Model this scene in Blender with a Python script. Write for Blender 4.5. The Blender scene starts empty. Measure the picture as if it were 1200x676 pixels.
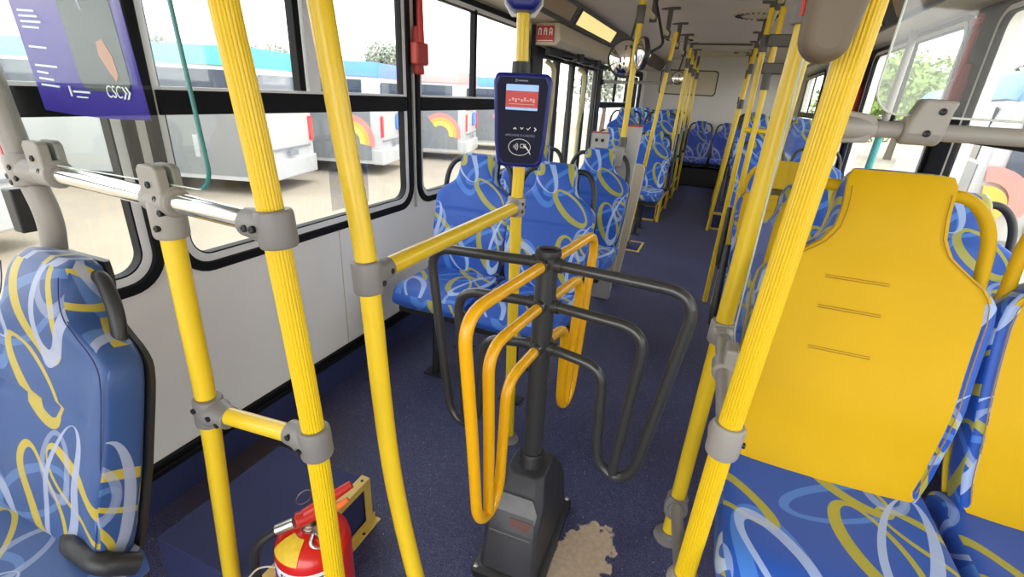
import bpy, bmesh, math, random
from mathutils import Vector, Matrix
random.seed(7)
C = bpy.context.scene.collection
PI = math.pi

# ------------------------------------------------------------------ materials
def nt(name):
    m = bpy.data.materials.new(name); m.use_nodes = True
    t = m.node_tree
    return m, t, t.nodes['Principled BSDF']
def mat(name, col, rough=.5, metal=0, bump=0, bscale=60, var=0, vscale=6, spec=.5, coat=0):
    m, t, b = nt(name)
    b.inputs['Base Color'].default_value = (*col, 1)
    b.inputs['Roughness'].default_value = rough
    b.inputs['Metallic'].default_value = metal
    b.inputs['Specular IOR Level'].default_value = spec
    b.inputs['Coat Weight'].default_value = coat
    tc = t.nodes.new('ShaderNodeTexCoord')
    if var:
        n = t.nodes.new('ShaderNodeTexNoise'); n.inputs['Scale'].default_value = vscale; n.inputs['Detail'].default_value = 4
        t.links.new(tc.outputs['Object'], n.inputs['Vector'])
        mx = t.nodes.new('ShaderNodeMix'); mx.data_type = 'RGBA'
        mx.inputs[6].default_value = (*[c*(1-var) for c in col], 1); mx.inputs[7].default_value = (*[min(1, c*(1+var)) for c in col], 1)
        t.links.new(n.outputs['Fac'], mx.inputs[0]); t.links.new(mx.outputs[2], b.inputs['Base Color'])
    if bump:
        n = t.nodes.new('ShaderNodeTexNoise'); n.inputs['Scale'].default_value = bscale; n.inputs['Detail'].default_value = 3
        t.links.new(tc.outputs['Object'], n.inputs['Vector'])
        bp = t.nodes.new('ShaderNodeBump'); bp.inputs['Strength'].default_value = bump; bp.inputs['Distance'].default_value = .002
        t.links.new(n.outputs['Fac'], bp.inputs['Height']); t.links.new(bp.outputs['Normal'], b.inputs['Normal'])
    return m
def glow(name, col, s):
    m, t, b = nt(name)
    b.inputs['Base Color'].default_value = (*col, 1)
    b.inputs['Emission Color'].default_value = (*col, 1); b.inputs['Emission Strength'].default_value = s
    return m
def glass(name, tint=(1, 1, 1), gl=.06, dirt=0, dcol=(.8, .8, .78)):
    m = bpy.data.materials.new(name); m.use_nodes = True; t = m.node_tree; t.nodes.clear()
    o = t.nodes.new('ShaderNodeOutputMaterial'); tr = t.nodes.new('ShaderNodeBsdfTransparent'); g = t.nodes.new('ShaderNodeBsdfGlossy')
    tr.inputs['Color'].default_value = (*tint, 1); g.inputs['Roughness'].default_value = .03
    mx = t.nodes.new('ShaderNodeMixShader'); mx.inputs[0].default_value = gl
    t.links.new(tr.outputs[0], mx.inputs[1]); t.links.new(g.outputs[0], mx.inputs[2]); out = mx
    if dirt:
        d = t.nodes.new('ShaderNodeBsdfDiffuse'); d.inputs['Color'].default_value = (*dcol, 1)
        tc = t.nodes.new('ShaderNodeTexCoord'); n = t.nodes.new('ShaderNodeTexNoise')
        n.inputs['Scale'].default_value = 3.5; n.inputs['Detail'].default_value = 9; n.inputs['Distortion'].default_value = 1.2
        mp = t.nodes.new('ShaderNodeMapping'); mp.inputs['Scale'].default_value = (1, 1, .5)
        t.links.new(tc.outputs['Object'], mp.inputs['Vector']); t.links.new(mp.outputs[0], n.inputs['Vector'])
        r = t.nodes.new('ShaderNodeMapRange'); r.inputs[1].default_value = .5; r.inputs[2].default_value = .8; r.inputs[4].default_value = dirt
        t.links.new(n.outputs['Fac'], r.inputs[0])
        m2 = t.nodes.new('ShaderNodeMixShader'); t.links.new(r.outputs[0], m2.inputs[0])
        t.links.new(mx.outputs[0], m2.inputs[1]); t.links.new(d.outputs[0], m2.inputs[2]); out = m2
    t.links.new(out.outputs[0], o.inputs[0])
    return m

def fabric(name, base=(.008, .08, .43), yel=(.40, .37, .03), wht=(.38, .50, .78), lite=(.06, .22, .68), off=0.0):
    """seat moquette: overlapping crescent loops in white, mustard and light blue on blue, laid out in UV metres"""
    m, t, b = nt(name); N = t.nodes; L = t.links
    uv = N.new('ShaderNodeUVMap'); uv.uv_map = 'UVMap'
    nz = N.new('ShaderNodeTexNoise'); nz.inputs['Scale'].default_value = 5; L.new(uv.outputs[0], nz.inputs['Vector'])
    def frac(ox, oy, tile):
        a = N.new('ShaderNodeVectorMath'); a.operation = 'ADD'; a.inputs[1].default_value = (ox+off, oy+off*.6, 0); L.new(uv.outputs[0], a.inputs[0])
        s = N.new('ShaderNodeVectorMath'); s.operation = 'SCALE'; s.inputs['Scale'].default_value = 1/tile; L.new(a.outputs[0], s.inputs[0])
        f = N.new('ShaderNodeVectorMath'); f.operation = 'FRACTION'; L.new(s.outputs[0], f.inputs[0])
        return f.outputs[0]
    def ell(src, cx, cy, rot, rx, ry):
        mp = N.new('ShaderNodeMapping'); mp.vector_type = 'TEXTURE'
        mp.inputs['Location'].default_value = (cx, cy, 0); mp.inputs['Rotation'].default_value = (0, 0, rot); mp.inputs['Scale'].default_value = (rx, ry, 1)
        L.new(src, mp.inputs['Vector'])
        ln = N.new('ShaderNodeVectorMath'); ln.operation = 'LENGTH'; L.new(mp.outputs[0], ln.inputs[0])
        return ln.outputs['Value']
    def ring(src, cx, cy, deg, rx, ry, w, dx=0, dy=0):
        r = math.radians(deg)
        o = ell(src, cx, cy, r, rx, ry); i = ell(src, cx+dx, cy+dy, r, rx-w, ry-w)
        a = N.new('ShaderNodeMath'); a.operation = 'LESS_THAN'; a.inputs[1].default_value = 1; L.new(o, a.inputs[0])
        c = N.new('ShaderNodeMath'); c.operation = 'GREATER_THAN'; c.inputs[1].default_value = 1; L.new(i, c.inputs[0])
        q = N.new('ShaderNodeMath'); q.operation = 'MULTIPLY'; L.new(a.outputs[0], q.inputs[0]); L.new(c.outputs[0], q.inputs[1])
        return q.outputs[0]
    cur = None
    def layer(mask, col, k=1.0):
        nonlocal cur
        f = N.new('ShaderNodeMath'); f.operation = 'MULTIPLY'; f.inputs[1].default_value = k; L.new(mask, f.inputs[0])
        mx = N.new('ShaderNodeMix'); mx.data_type = 'RGBA'; L.new(f.outputs[0], mx.inputs[0])
        if cur is None: mx.inputs[6].default_value = (*base, 1)
        else: L.new(cur, mx.inputs[6])
        mx.inputs[7].default_value = (*col, 1); cur = mx.outputs[2]
    A = frac(0, 0, .40); B = frac(.21, .17, .43); D = frac(.09, .28, .35)
    layer(ring(B, .35, .6, 20, .16, .34, .055, .01, .01), lite, .8)
    layer(ring(D, .66, .42, -30, .15, .15, .15), lite, .6)
    layer(ring(D, .5, .5, 30, .42, .15, .045, .015, 0), lite, .8)
    layer(ring(A, .30, .45, 20, .15, .32, .050, .014, .020), yel, .95)
    layer(ring(A, .62, .58, -38, .32, .11, .042, -.026, .004), yel, .95)
    layer(ring(B, .70, .30, 50, .11, .25, .042, .014, .012), yel, .92)
    layer(ring(A, .45, .52, -14, .13, .40, .045, 0, .040), wht, .9)
    layer(ring(B, .36, .66, 35, .12, .27, .042, .004, -.030), wht, .8)
    layer(ring(D, .75, .72, 5, .13, .20, .045, 0, .020), wht, .5)
    L.new(cur, b.inputs['Base Color'])
    b.inputs['Roughness'].default_value = .48; b.inputs['Sheen Weight'].default_value = .1; b.inputs['Specular IOR Level'].default_value = .45
    bp = N.new('ShaderNodeBump'); bp.inputs['Strength'].default_value = .12; bp.inputs['Distance'].default_value = .004
    L.new(nz.outputs['Fac'], bp.inputs['Height']); L.new(bp.outputs['Normal'], b.inputs['Normal'])
    return m

M = {}
M['fabric'] = fabric('seat_fabric')
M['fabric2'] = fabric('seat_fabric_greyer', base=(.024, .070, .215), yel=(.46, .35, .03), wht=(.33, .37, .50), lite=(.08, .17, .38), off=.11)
M['fabric3'] = fabric('seat_fabric_purple', base=(.02, .045, .28), yel=(.22, .25, .14), wht=(.28, .30, .55), lite=(.06, .1, .4), off=.05)
M['yellow_vinyl'] = mat('yellow_vinyl', (.66, .39, .001), .55, var=.08, vscale=5, bump=.12, bscale=220, spec=.22)
M['stitch'] = mat('stitch', (.36, .20, .01), .7)
M['yellow'] = mat('yellow_paint', (.80, .55, .02), .3, var=.06, vscale=8, coat=.15)
M['yellow_rib'] = mat('yellow_ribbed', (.78, .53, .008), .34, var=.05, vscale=9)
M['yellow_arm'] = mat('yellow_arm', (.80, .40, .002), .3, coat=.2)
M['yellow_trim'] = mat('yellow_trim', (.72, .50, .10), .4, var=.2, vscale=20)
M['cream'] = mat('cream_tube', (.62, .55, .30), .35)
M['grey_plastic'] = mat('grey_plastic', (.20, .19, .18), .42, bump=.1, bscale=400)
M['grey_plastic2'] = mat('light_grey_plastic', (.31, .29, .26), .42, bump=.1, bscale=400)
M['grey_dark'] = mat('dark_grey_clamp', (.10, .09, .08), .5)
M['grey_tube'] = mat('grey_tube', (.30, .28, .25), .38, var=.06)
M['chrome'] = mat('chrome', (.80, .78, .75), .16, metal=1)
M['arm_grey'] = mat('charcoal_enamel', (.035, .036, .036), .28, coat=.3)
M['black_plastic'] = mat('black_plastic', (.02, .02, .021), .45, bump=.2, bscale=250)
M['housing'] = mat('turnstile_housing', (.035, .035, .04), .5, bump=.25, bscale=180, var=.3, vscale=14)
M['housing_grey'] = mat('turnstile_label_plate', (.13, .13, .13), .5, var=.3, vscale=30)
M['rubber'] = mat('black_rubber', (.006, .006, .007), .6, spec=.2)
M['black'] = mat('black', (.01, .01, .01), .5)
M['screw'] = mat('screw', (.03, .03, .03), .35, metal=.6)
M['steel'] = mat('steel', (.55, .55, .55), .3, metal=1)
M['silver'] = mat('silver_strip', (.80, .80, .80), .4)
M['wall'] = mat('wall_laminate', (.87, .85, .81), .5, var=.06, vscale=3)
M['ceiling'] = mat('ceiling_laminate', (.62, .54, .44), .55, var=.05, vscale=2)
M['backwall'] = mat('rear_wall', (.66, .63, .58), .6, var=.08, vscale=2)
M['beige'] = mat('beige_panel', (.56, .49, .36), .5, var=.06)
M['cove'] = mat('cove_dark', (.075, .065, .05), .45, var=.25, vscale=4)
M['beige_pad'] = mat('beige_housing', (.14, .105, .065), .5)
M['lamp'] = glow('lamp_diffuser', (1, .80, .32), .20)
M['lamp_off'] = mat('lamp_diffuser_unlit', (.42, .30, .16), .25)
M['navy'] = mat('navy_skirt', (.025, .032, .11), .75, bump=.3, bscale=200)
M['val'] = mat('validator_blue', (.006, .014, .20), .35)
M['val_face'] = mat('validator_face', (.003, .005, .028), .5, spec=.2)
M['screen_blue'] = glow('screen_blue', (.30, .50, .85), .12)
M['screen_red'] = glow('screen_red', (.50, .06, .06), .07)
M['white_ink'] = mat('white_ink', (.85, .85, .85), .5)
M['ink'] = mat('black_ink', (.01, .01, .012), .6)
M['purple_ink'] = mat('purple_ink', (.15, .03, .35), .6)
M['red_ink'] = mat('red_ink', (.55, .05, .03), .5)
M['red'] = mat('extinguisher_red', (.62, .012, .008), .28, coat=.4, var=.05)
M['red_dark'] = mat('hammer_box_red', (.42, .03, .018), .4)
M['red_plastic'] = mat('red_handle', (.5, .02, .012), .35)
M['orange'] = mat('orange_tag', (.85, .18, .03), .5)
M['brass'] = mat('valve_metal', (.35, .30, .24), .35, metal=1)
M['white'] = mat('white_paint', (.75, .75, .74), .4)
M['white_panel'] = mat('white_panel', (.5, .49, .47), .45, var=.05)
M['yel_label'] = mat('yellow_label', (.75, .5, .03), .5, var=.25, vscale=90)
M['hose'] = mat('hose', (.015, .015, .014), .5)
M['mirror'] = mat('mirror', (.9, .9, .88), .02, metal=1)
M['win_glass'] = glass('window_glass', (.97, .98, .97), .05, dirt=.10)
M['clear'] = glass('clear_screen', (.94, .97, .96), .035, dirt=.02)
M['front_clear'] = glass('front_clear_screen', (.92, .94, .92), .05, dirt=.06)
M['scratched'] = glass('scratched_screen', (.88, .90, .88), .07, dirt=.22, dcol=(.40, .40, .38))
M['teal_edge'] = mat('teal_glass_edge', (.03, .20, .20), .2)
M['white_edge'] = mat('pale_glass_edge', (.72, .75, .70), .25)
M['bus_white'] = mat('coach_white', (.46, .46, .46), .3, var=.03, vscale=1, coat=.2)
M['bus_grey'] = mat('coach_grey', (.21, .22, .23), .35, coat=.2)
M['bus_teal'] = mat('coach_teal', (.06, .40, .40), .35)
M['bus_blue'] = mat('coach_blue', (.07, .22, .70), .35)
M['bus_pink'] = mat('coach_coral', (.80, .25, .22), .35)
M['bus_orange'] = mat('coach_orange', (.90, .42, .08), .35)
M['bus_yellow'] = mat('coach_yellow', (.90, .72, .12), .35)
M['bus_green'] = mat('coach_green', (.40, .72, .28), .35)
M['bus_glass'] = mat('coach_glass', (.045, .06, .09), .12, coat=.4)
M['tail'] = mat('tail_light', (.75, .04, .05), .25)
M['tyre'] = mat('tyre', (.02, .02, .02), .8)
M['leaf'] = mat('leaves', (.10, .15, .05), .8, var=.5, vscale=2)
M['leaf2'] = mat('pale_leaves', (.22, .32, .07), .8, var=.5, vscale=2)
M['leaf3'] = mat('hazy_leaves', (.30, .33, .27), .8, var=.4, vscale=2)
M['bark'] = mat('bark', (.12, .09, .06), .9)
M['sticker'] = glass('film_sticker', (.80, .80, .82), .05, dirt=.3)
M['teal_paint'] = mat('teal_graffiti', (.07, .35, .36), .5, var=.5, vscale=60)

def floor_mat():
    m, t, b = nt('floor_vinyl'); N = t.nodes; L = t.links
    tc = N.new('ShaderNodeTexCoord')
    n1 = N.new('ShaderNodeTexNoise'); n1.inputs['Scale'].default_value = 2.2; n1.inputs['Detail'].default_value = 5; L.new(tc.outputs['Object'], n1.inputs['Vector'])
    mx = N.new('ShaderNodeMix'); mx.data_type = 'RGBA'; mx.inputs[6].default_value = (.038, .040, .098, 1); mx.inputs[7].default_value = (.078, .082, .185, 1)
    L.new(n1.outputs['Fac'], mx.inputs[0]); cur = mx.outputs[2]
    def speck(scale, th, col, k):
        nonlocal cur
        v = N.new('ShaderNodeTexVoronoi'); v.inputs['Scale'].default_value = scale; L.new(tc.outputs['Object'], v.inputs['Vector'])
        c = N.new('ShaderNodeMath'); c.operation = 'LESS_THAN'; c.inputs[1].default_value = th; L.new(v.outputs['Distance'], c.inputs[0])
        sp = N.new('ShaderNodeSeparateColor'); L.new(v.outputs['Color'], sp.inputs[0])
        g = N.new('ShaderNodeMath'); g.operation = 'GREATER_THAN'; g.inputs[1].default_value = k; L.new(sp.outputs[0], g.inputs[0])
        q = N.new('ShaderNodeMath'); q.operation = 'MULTIPLY'; L.new(c.outputs[0], q.inputs[0]); L.new(g.outputs[0], q.inputs[1])
        x = N.new('ShaderNodeMix'); x.data_type = 'RGBA'; L.new(q.outputs[0], x.inputs[0]); L.new(cur, x.inputs[6]); x.inputs[7].default_value = (*col, 1); cur = x.outputs[2]
    speck(260, .28, (.20, .21, .31), .45)
    speck(210, .30, (.003, .003, .008), .5)
    speck(60, .12, (.35, .36, .4), .8)
    def stain(cx, cy, rx, ry, rot, col, lo, hi, amp, k):
        nonlocal cur
        mp = N.new('ShaderNodeMapping'); mp.vector_type = 'TEXTURE'; mp.inputs['Location'].default_value = (cx, cy, 0); mp.inputs['Rotation'].default_value = (0, 0, rot); mp.inputs['Scale'].default_value = (rx, ry, 1)
        L.new(tc.outputs['Object'], mp.inputs['Vector'])
        ln = N.new('ShaderNodeVectorMath'); ln.operation = 'LENGTH'; L.new(mp.outputs[0], ln.inputs[0])
        n = N.new('ShaderNodeTexNoise'); n.inputs['Scale'].default_value = 28; n.inputs['Detail'].default_value = 6; L.new(tc.outputs['Object'], n.inputs['Vector'])
        a = N.new('ShaderNodeMath'); a.operation = 'MULTIPLY_ADD'; a.inputs[1].default_value = amp; L.new(n.outputs['Fac'], a.inputs[0]); L.new(ln.outputs['Value'], a.inputs[2])
        r = N.new('ShaderNodeMapRange'); r.inputs[1].default_value = lo; r.inputs[2].default_value = hi; r.inputs[3].default_value = k; r.inputs[4].default_value = 0; L.new(a.outputs[0], r.inputs[0])
        n2 = N.new('ShaderNodeTexNoise'); n2.inputs['Scale'].default_value = 60; n2.inputs['Detail'].default_value = 5; L.new(tc.outputs['Object'], n2.inputs['Vector'])
        cm = N.new('ShaderNodeMix'); cm.data_type = 'RGBA'; cm.inputs[6].default_value = (*[c*.65 for c in col], 1); cm.inputs[7].default_value = (*[c*1.35 for c in col], 1); L.new(n2.outputs['Fac'], cm.inputs[0])
        x = N.new('ShaderNodeMix'); x.data_type = 'RGBA'; L.new(r.outputs[0], x.inputs[0]); L.new(cur, x.inputs[6]); L.new(cm.outputs[2], x.inputs[7]); cur = x.outputs[2]
    stain(-.158, 1.035, .080, .165, -.25, (.58, .46, .33), 1.45, 1.52, .95, 1.0)
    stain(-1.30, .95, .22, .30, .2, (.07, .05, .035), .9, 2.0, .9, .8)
    L.new(cur, b.inputs['Base Color']); b.inputs['Roughness'].default_value = .5; b.inputs['Specular IOR Level'].default_value = .35
    v = N.new('ShaderNodeTexNoise'); v.inputs['Scale'].default_value = 240; L.new(tc.outputs['Object'], v.inputs['Vector'])
    bp = N.new('ShaderNodeBump'); bp.inputs['Strength'].default_value = .35; bp.inputs['Distance'].default_value = .002
    L.new(v.outputs['Fac'], bp.inputs['Height']); L.new(bp.outputs['Normal'], b.inputs['Normal'])
    return m
M['floor'] = floor_mat()
M['ground'] = mat('dirt_ground', (.30, .25, .18), .95, var=.22, vscale=.6)

# ------------------------------------------------------------------ mesh helpers
class MB:
    def __init__(s): s.v = []; s.f = []; s.uv = {}
    def add(s, vs, fs, uvs=None):
        o = len(s.v); s.v += [tuple(v) for v in vs]
        for i, f in enumerate(fs):
            s.f.append([o+k for k in f])
            if uvs: s.uv[len(s.f)-1] = uvs[i]
        return s
    def box(s, x0, x1, y0, y1, z0, z1, mx=None):
        vs = [Vector((x, y, z)) for x in (x0, x1) for y in (y0, y1) for z in (z0, z1)]
        if mx: vs = [mx @ v for v in vs]
        return s.add(vs, [(0, 1, 3, 2), (4, 6, 7, 5), (0, 4, 5, 1), (2, 3, 7, 6), (0, 2, 6, 4), (1, 5, 7, 3)])
    def rings(s, rs, cap=True, close=False):
        n = len(rs[0]); vs = [p for r in rs for p in r]; fs = []
        m = len(rs)
        for i in range(m if close else m-1):
            a = i*n; b = ((i+1) % m)*n
            for k in range(n): fs.append((a+k, a+(k+1) % n, b+(k+1) % n, b+k))
        if cap and not close: fs.append(tuple(range(n))[::-1]); fs.append(tuple(range((m-1)*n, m*n)))
        return s.add(vs, fs)
    def tube(s, pts, r, n=16, ribs=0, fillet=0, steps=6, cap=True, close=False):
        P = [Vector(p) for p in pts]
        R_ = [r[i] if isinstance(r, (list, tuple)) else r for i in range(len(P))]
        if fillet and len(P) > 2:
            Q = [] if close else [P[0]]; RQ = [] if close else [R_[0]]
            rng = range(len(P)) if close else range(1, len(P)-1)
            for i in rng:
                a, b, c = P[i-1], P[i], P[(i+1) % len(P)]
                fr = fillet[i] if isinstance(fillet, (list, tuple)) else fillet
                d1 = min(fr, (a-b).length*.49); d2 = min(fr, (c-b).length*.49)
                p0 = b+(a-b).normalized()*d1; p2 = b+(c-b).normalized()*d2
                for k in range(steps+1):
                    t = k/steps; Q.append(p0*(1-t)**2+b*2*t*(1-t)+p2*t*t); RQ.append(R_[i])
            if not close: Q.append(P[-1]); RQ.append(R_[-1])
            P = Q; R_ = RQ
        rs = []; T0 = None; m = len(P)
        for i in range(m):
            if close: T = (P[(i+1) % m]-P[i-1]).normalized()
            else:
                T = ((P[i+1]-P[i]) if i < m-1 else (P[i]-P[i-1])).normalized()
                if 0 < i < m-1: T = (T+(P[i]-P[i-1]).normalized()).normalized()
            if T0 is None:
                u = T.cross(Vector((0, 0, 1)) if abs(T.z) < .9 else Vector((0, 1, 0))).normalized()
            else:
                u = (u-T*u.dot(T)).normalized()
            T0 = T; w = T.cross(u)
            rr = R_[i]
            if ribs:
                k = ribs*3; prof = [rr, rr, rr*.93]
                rs.append([P[i]+(u*math.cos(2*PI*j/k)+w*math.sin(2*PI*j/k))*prof[j % 3] for j in range(k)])
            else:
                rs.append([P[i]+(u*math.cos(2*PI*j/n)+w*math.sin(2*PI*j/n))*rr for j in range(n)])
        return s.rings(rs, cap, close)
    def lathe(s, prof, n=24, mx=None):
        rs = []
        for r, z in prof:
            ring = [Vector((max(r, 1e-4)*math.cos(2*PI*j/n), max(r, 1e-4)*math.sin(2*PI*j/n), z)) for j in range(n)]
            rs.append([mx @ p for p in ring] if mx else ring)
        return s.rings(rs)
    def prism(s, poly, mx, d0, d1):
        """poly 2D points in local xy, extruded along local z d0..d1"""
        n = len(poly); a = [mx @ Vector((p[0], p[1], d0)) for p in poly]; b = [mx @ Vector((p[0], p[1], d1)) for p in poly]
        return s.add(a+b, [tuple(range(n))[::-1], tuple(range(n, 2*n))]+[(i, (i+1) % n, n+(i+1) % n, n+i) for i in range(n)])
    def frame(s, outer, inner, mx, d0, d1):
        n = len(outer); P = []
        for poly, d in ((outer, d0), (outer, d1), (inner, d1), (inner, d0)): P += [mx @ Vector((p[0], p[1], d)) for p in poly]
        fs = []
        for k in range(4):
            a = k*n; b = ((k+1) % 4)*n
            for i in range(n): fs.append((a+i, a+(i+1) % n, b+(i+1) % n, b+i))
        return s.add(P, fs)
    def build(s, name, m, parent=None, smooth=35, bevel=0, bseg=3, uvbox=False):
        me = bpy.data.meshes.new(name); me.from_pydata(s.v, [], s.f); me.validate(); me.update()
        bm = bmesh.new(); bm.from_mesh(me); bmesh.ops.recalc_face_normals(bm, faces=bm.faces); bm.to_mesh(me); bm.free()
        if isinstance(m, (list, tuple)):
            for q in m: me.materials.append(q)
        else: me.materials.append(m)
        if uvbox:
            ul = me.uv_layers.new(name='UVMap')
            for p in me.polygons:
                nx, ny, nz = (abs(c) for c in p.normal)
                for li in p.loop_indices:
                    co = me.vertices[me.loops[li].vertex_index].co
                    if nz > max(nx, ny)*1.3: ul.data[li].uv = (co.x+.05, co.y)
                    elif nx > ny*1.4: ul.data[li].uv = (co.y+.09, co.z)
                    else: ul.data[li].uv = (co.x, co.z)
        if smooth:
            for p in me.polygons: p.use_smooth = True
            me.set_sharp_from_angle(angle=math.radians(smooth))
        o = bpy.data.objects.new(name, me); C.objects.link(o)
        if parent: o.parent = parent
        if bevel:
            b = o.modifiers.new('b', 'BEVEL'); b.width = bevel; b.segments = bseg; b.limit_method = 'ANGLE'; b.angle_limit = math.radians(40)
        return o
def rrect(w, h, r, n=6, cx=0, cy=0):
    pts = []
    for (sx, sy, a0) in ((1, 1, 0), (-1, 1, 90), (-1, -1, 180), (1, -1, 270)):
        for k in range(n+1):
            a = math.radians(a0+90*k/n); pts.append((cx+sx*(w/2-r)+r*math.cos(a), cy+sy*(h/2-r)+r*math.sin(a)))
    return pts
def ell2(rx, ry, n=32, cx=0, cy=0, rot=0):
    return [(cx+rx*math.cos(2*PI*k/n)*math.cos(rot)-ry*math.sin(2*PI*k/n)*math.sin(rot), cy+rx*math.cos(2*PI*k/n)*math.sin(rot)+ry*math.sin(2*PI*k/n)*math.cos(rot)) for k in range(n)]
def basis(o, ux, uy):
    ux = Vector(ux).normalized(); uy = Vector(uy); uy = (uy-ux*uy.dot(ux)).normalized(); uz = ux.cross(uy)
    m = Matrix((ux, uy, uz)).transposed().to_4x4(); m.translation = Vector(o); return m
def thing(name, label, cat, loc=(0, 0, 0), group=None):
    o = bpy.data.objects.new(name, None); C.objects.link(o); o.empty_display_size = .1
    o.location = loc; o['label'] = label; o['category'] = cat
    if group: o['group'] = group
    bpy.context.view_layer.update()
    return o
def tag(o, label, cat, group=None, kind=None):
    o['label'] = label; o['category'] = cat
    if group: o['group'] = group
    if kind: o['kind'] = kind
    return o
def struct(o, label=None):
    o['kind'] = 'structure'
    if label: o['label'] = label
    return o
def local(t, o):
    """shift world-coordinate mesh into its parent's frame so that the empty sits at the thing's base"""
    for ch in [o]:
        ch.data.transform(Matrix.Translation(-t.location))
    return o
def part(t, name, mb, m, **k):
    o = mb.build(name, m, None, **k); local(t, o); o.parent = t; return o
def sub(t, p, name, mb, m, **k):
    o = mb.build(name, m, None, **k); local(t, o); o.parent = p; return o
def text(name, body, size, mx, m, parent, extrude=.0004, align='CENTER', sx=1.0):
    cu = bpy.data.curves.new(name, 'FONT'); cu.body = body; cu.size = size; cu.extrude = extrude; cu.align_x = align; cu.align_y = 'CENTER'
    q = bpy.data.objects.new(name+'_curve', cu); C.objects.link(q); bpy.context.view_layer.update()
    me = bpy.data.meshes.new_from_object(q.evaluated_get(bpy.context.evaluated_depsgraph_get())); me.name = name
    bpy.data.objects.remove(q); me.materials.clear(); me.materials.append(m)
    me.transform(Matrix.Translation(-root_loc(parent)) @ mx @ Matrix.Diagonal((sx, 1, 1, 1)))
    o = bpy.data.objects.new(name, me); C.objects.link(o); o.parent = parent
    return o
def root_loc(p):
    while p.parent: p = p.parent
    return p.location.copy()
def lerp(a, b, t): return tuple(a[i]+(b[i]-a[i])*t for i in range(len(a)))

# ------------------------------------------------------------------ bus shell
XL, XR, YB, YF = -1.44, 1.03, 9.4, -1.5
def holed(name, outer, holes, thick, mx, m):
    cu = bpy.data.curves.new(name, 'CURVE'); cu.dimensions = '2D'; cu.fill_mode = 'BOTH'; cu.extrude = thick/2
    for poly in [outer]+holes:
        s = cu.splines.new('POLY'); s.points.add(len(poly)-1); s.use_cyclic_u = True
        for i, p in enumerate(poly): s.points[i].co = (p[0], p[1], 0, 1)
    o = bpy.data.objects.new(name, cu); C.objects.link(o)
    bpy.context.view_layer.update()
    me = bpy.data.meshes.new_from_object(o.evaluated_get(bpy.context.evaluated_depsgraph_get())); me.name = name
    bpy.data.objects.remove(o)
    me.materials.clear(); me.materials.append(m)
    me.transform(mx)
    o = bpy.data.objects.new(name, me); C.objects.link(o)
    o['kind'] = 'structure'
    return o
SILL, WTOP = .705, 1.76
WL = [(-.55, .842), (.872, 2.12), (2.165, 3.66), (6.0, 7.75)]
WR = [(-.6, 1.0), (1.05, 3.02), (3.27, 5.12), (5.32, 7.2), (7.4, 9.1)]
def holes(ws): return [rrect(b-a-.02, WTOP-SILL-.02, .10, 6, (a+b)/2, (SILL+WTOP)/2) for a, b in ws]
mL = basis((XL-.03, 0, 0), (0, 1, 0), (0, 0, 1)); mR = basis((XR+.03, 0, 0), (0, 1, 0), (0, 0, 1))
outerL = [(YF, 0), (3.92, 0), (3.92, 1.64), (5.85, 1.64), (5.85, 0), (YB, 0), (YB, 1.95), (YF, 1.95)]
wl = holed('wall_left', outerL, holes(WL)+[rrect(.9, .95, .06, 6, 8.45, 1.22)], .06, mL, M['wall'])
wr = holed('wall_right', [(YF, 0), (YB, 0), (YB, 1.95), (YF, 1.95)], holes(WR), .06, mR, M['wall'])
fl = MB().box(XL-.06, XR+.06, YF, YB+.06, -.08, 0).build('floor', M['floor']); struct(fl)
wb = MB().box(XL-.06, XR+.06, YB, YB+.06, 0, 2.05).build('wall_back', M['backwall']); struct(wb)
# arched ceiling with drop coves
pr = [(XL-.06, 1.95), (XL-.06, 2.12), (XR+.06, 2.12), (XR+.06, 1.95), (XR, 1.95), (.74, 1.925), (.60, 1.97), (.2, 2.015), (-.2, 2.02), (-.6, 2.015), (-1.0, 1.97), (-1.15, 1.925), (XL, 1.95)]
cl = MB().prism(pr, basis((0, 0, 0), (1, 0, 0), (0, 0, 1)), -YB-.06, -YF).build('ceiling', M['ceiling'], smooth=20); struct(cl)
def cove(name, s):
    # s=-1 left, 1 right: profile in x,z
    if s < 0: p = [(XL+.002, 1.95), (XL+.002, 1.765), (-1.26, 1.785), (-1.225, 1.785), (-1.15, 1.915), (-1.15, 1.95)]
    else: p = [(XR-.002, 1.95), (XR-.002, 1.765), (.85, 1.785), (.815, 1.785), (.74, 1.915), (.74, 1.95)]
    o = MB().prism(p, basis((0, 0, 0), (1, 0, 0), (0, 0, 1)), -YB, -YF).build(name, M['beige'], smooth=20); struct(o)
    a, b = (p[3], p[4]); e = s*-.006
    q = [(a[0]+s*.0, a[1]-.012), (a[0]-s*.012, a[1]-.008), (b[0]-s*.012, b[1]+.004), (b[0], b[1]+.01)]
    c = MB().prism(q, basis((0, 0, 0), (1, 0, 0), (0, 0, 1)), -YB, -YF).build('cove_strip', M['cove'], o, smooth=20)
    return o
cove('trim_1', -1); cove('trim_2', 1)
# skirting: black rail above navy skirt
def skirt(name, x, s):
    o = MB().box(min(x, x+s*.018), max(x, x+s*.018), YF, YB, 0, .118).build(name, M['navy']); struct(o)
    for z0, z1, d in ((.118, .140, .028), (.140, .158, .018)):
        MB().box(min(x, x+s*d), max(x, x+s*d), YF, (3.9 if s > 0 else YB), z0, z1).build('rail', M['rubber'], o, bevel=.003)
    return o
skirt('baseboard_left', XL+.0005, 1); skirt('baseboard_right', XR-.0005, -1)
# thin panel seams on the left wall
for i, y in enumerate((1.56, 3.1)):
    o = MB().box(XL, XL+.0015, y, y+.004, .16, .70).build('trim_%d' % (3+i), M['beige']); struct(o)

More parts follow.
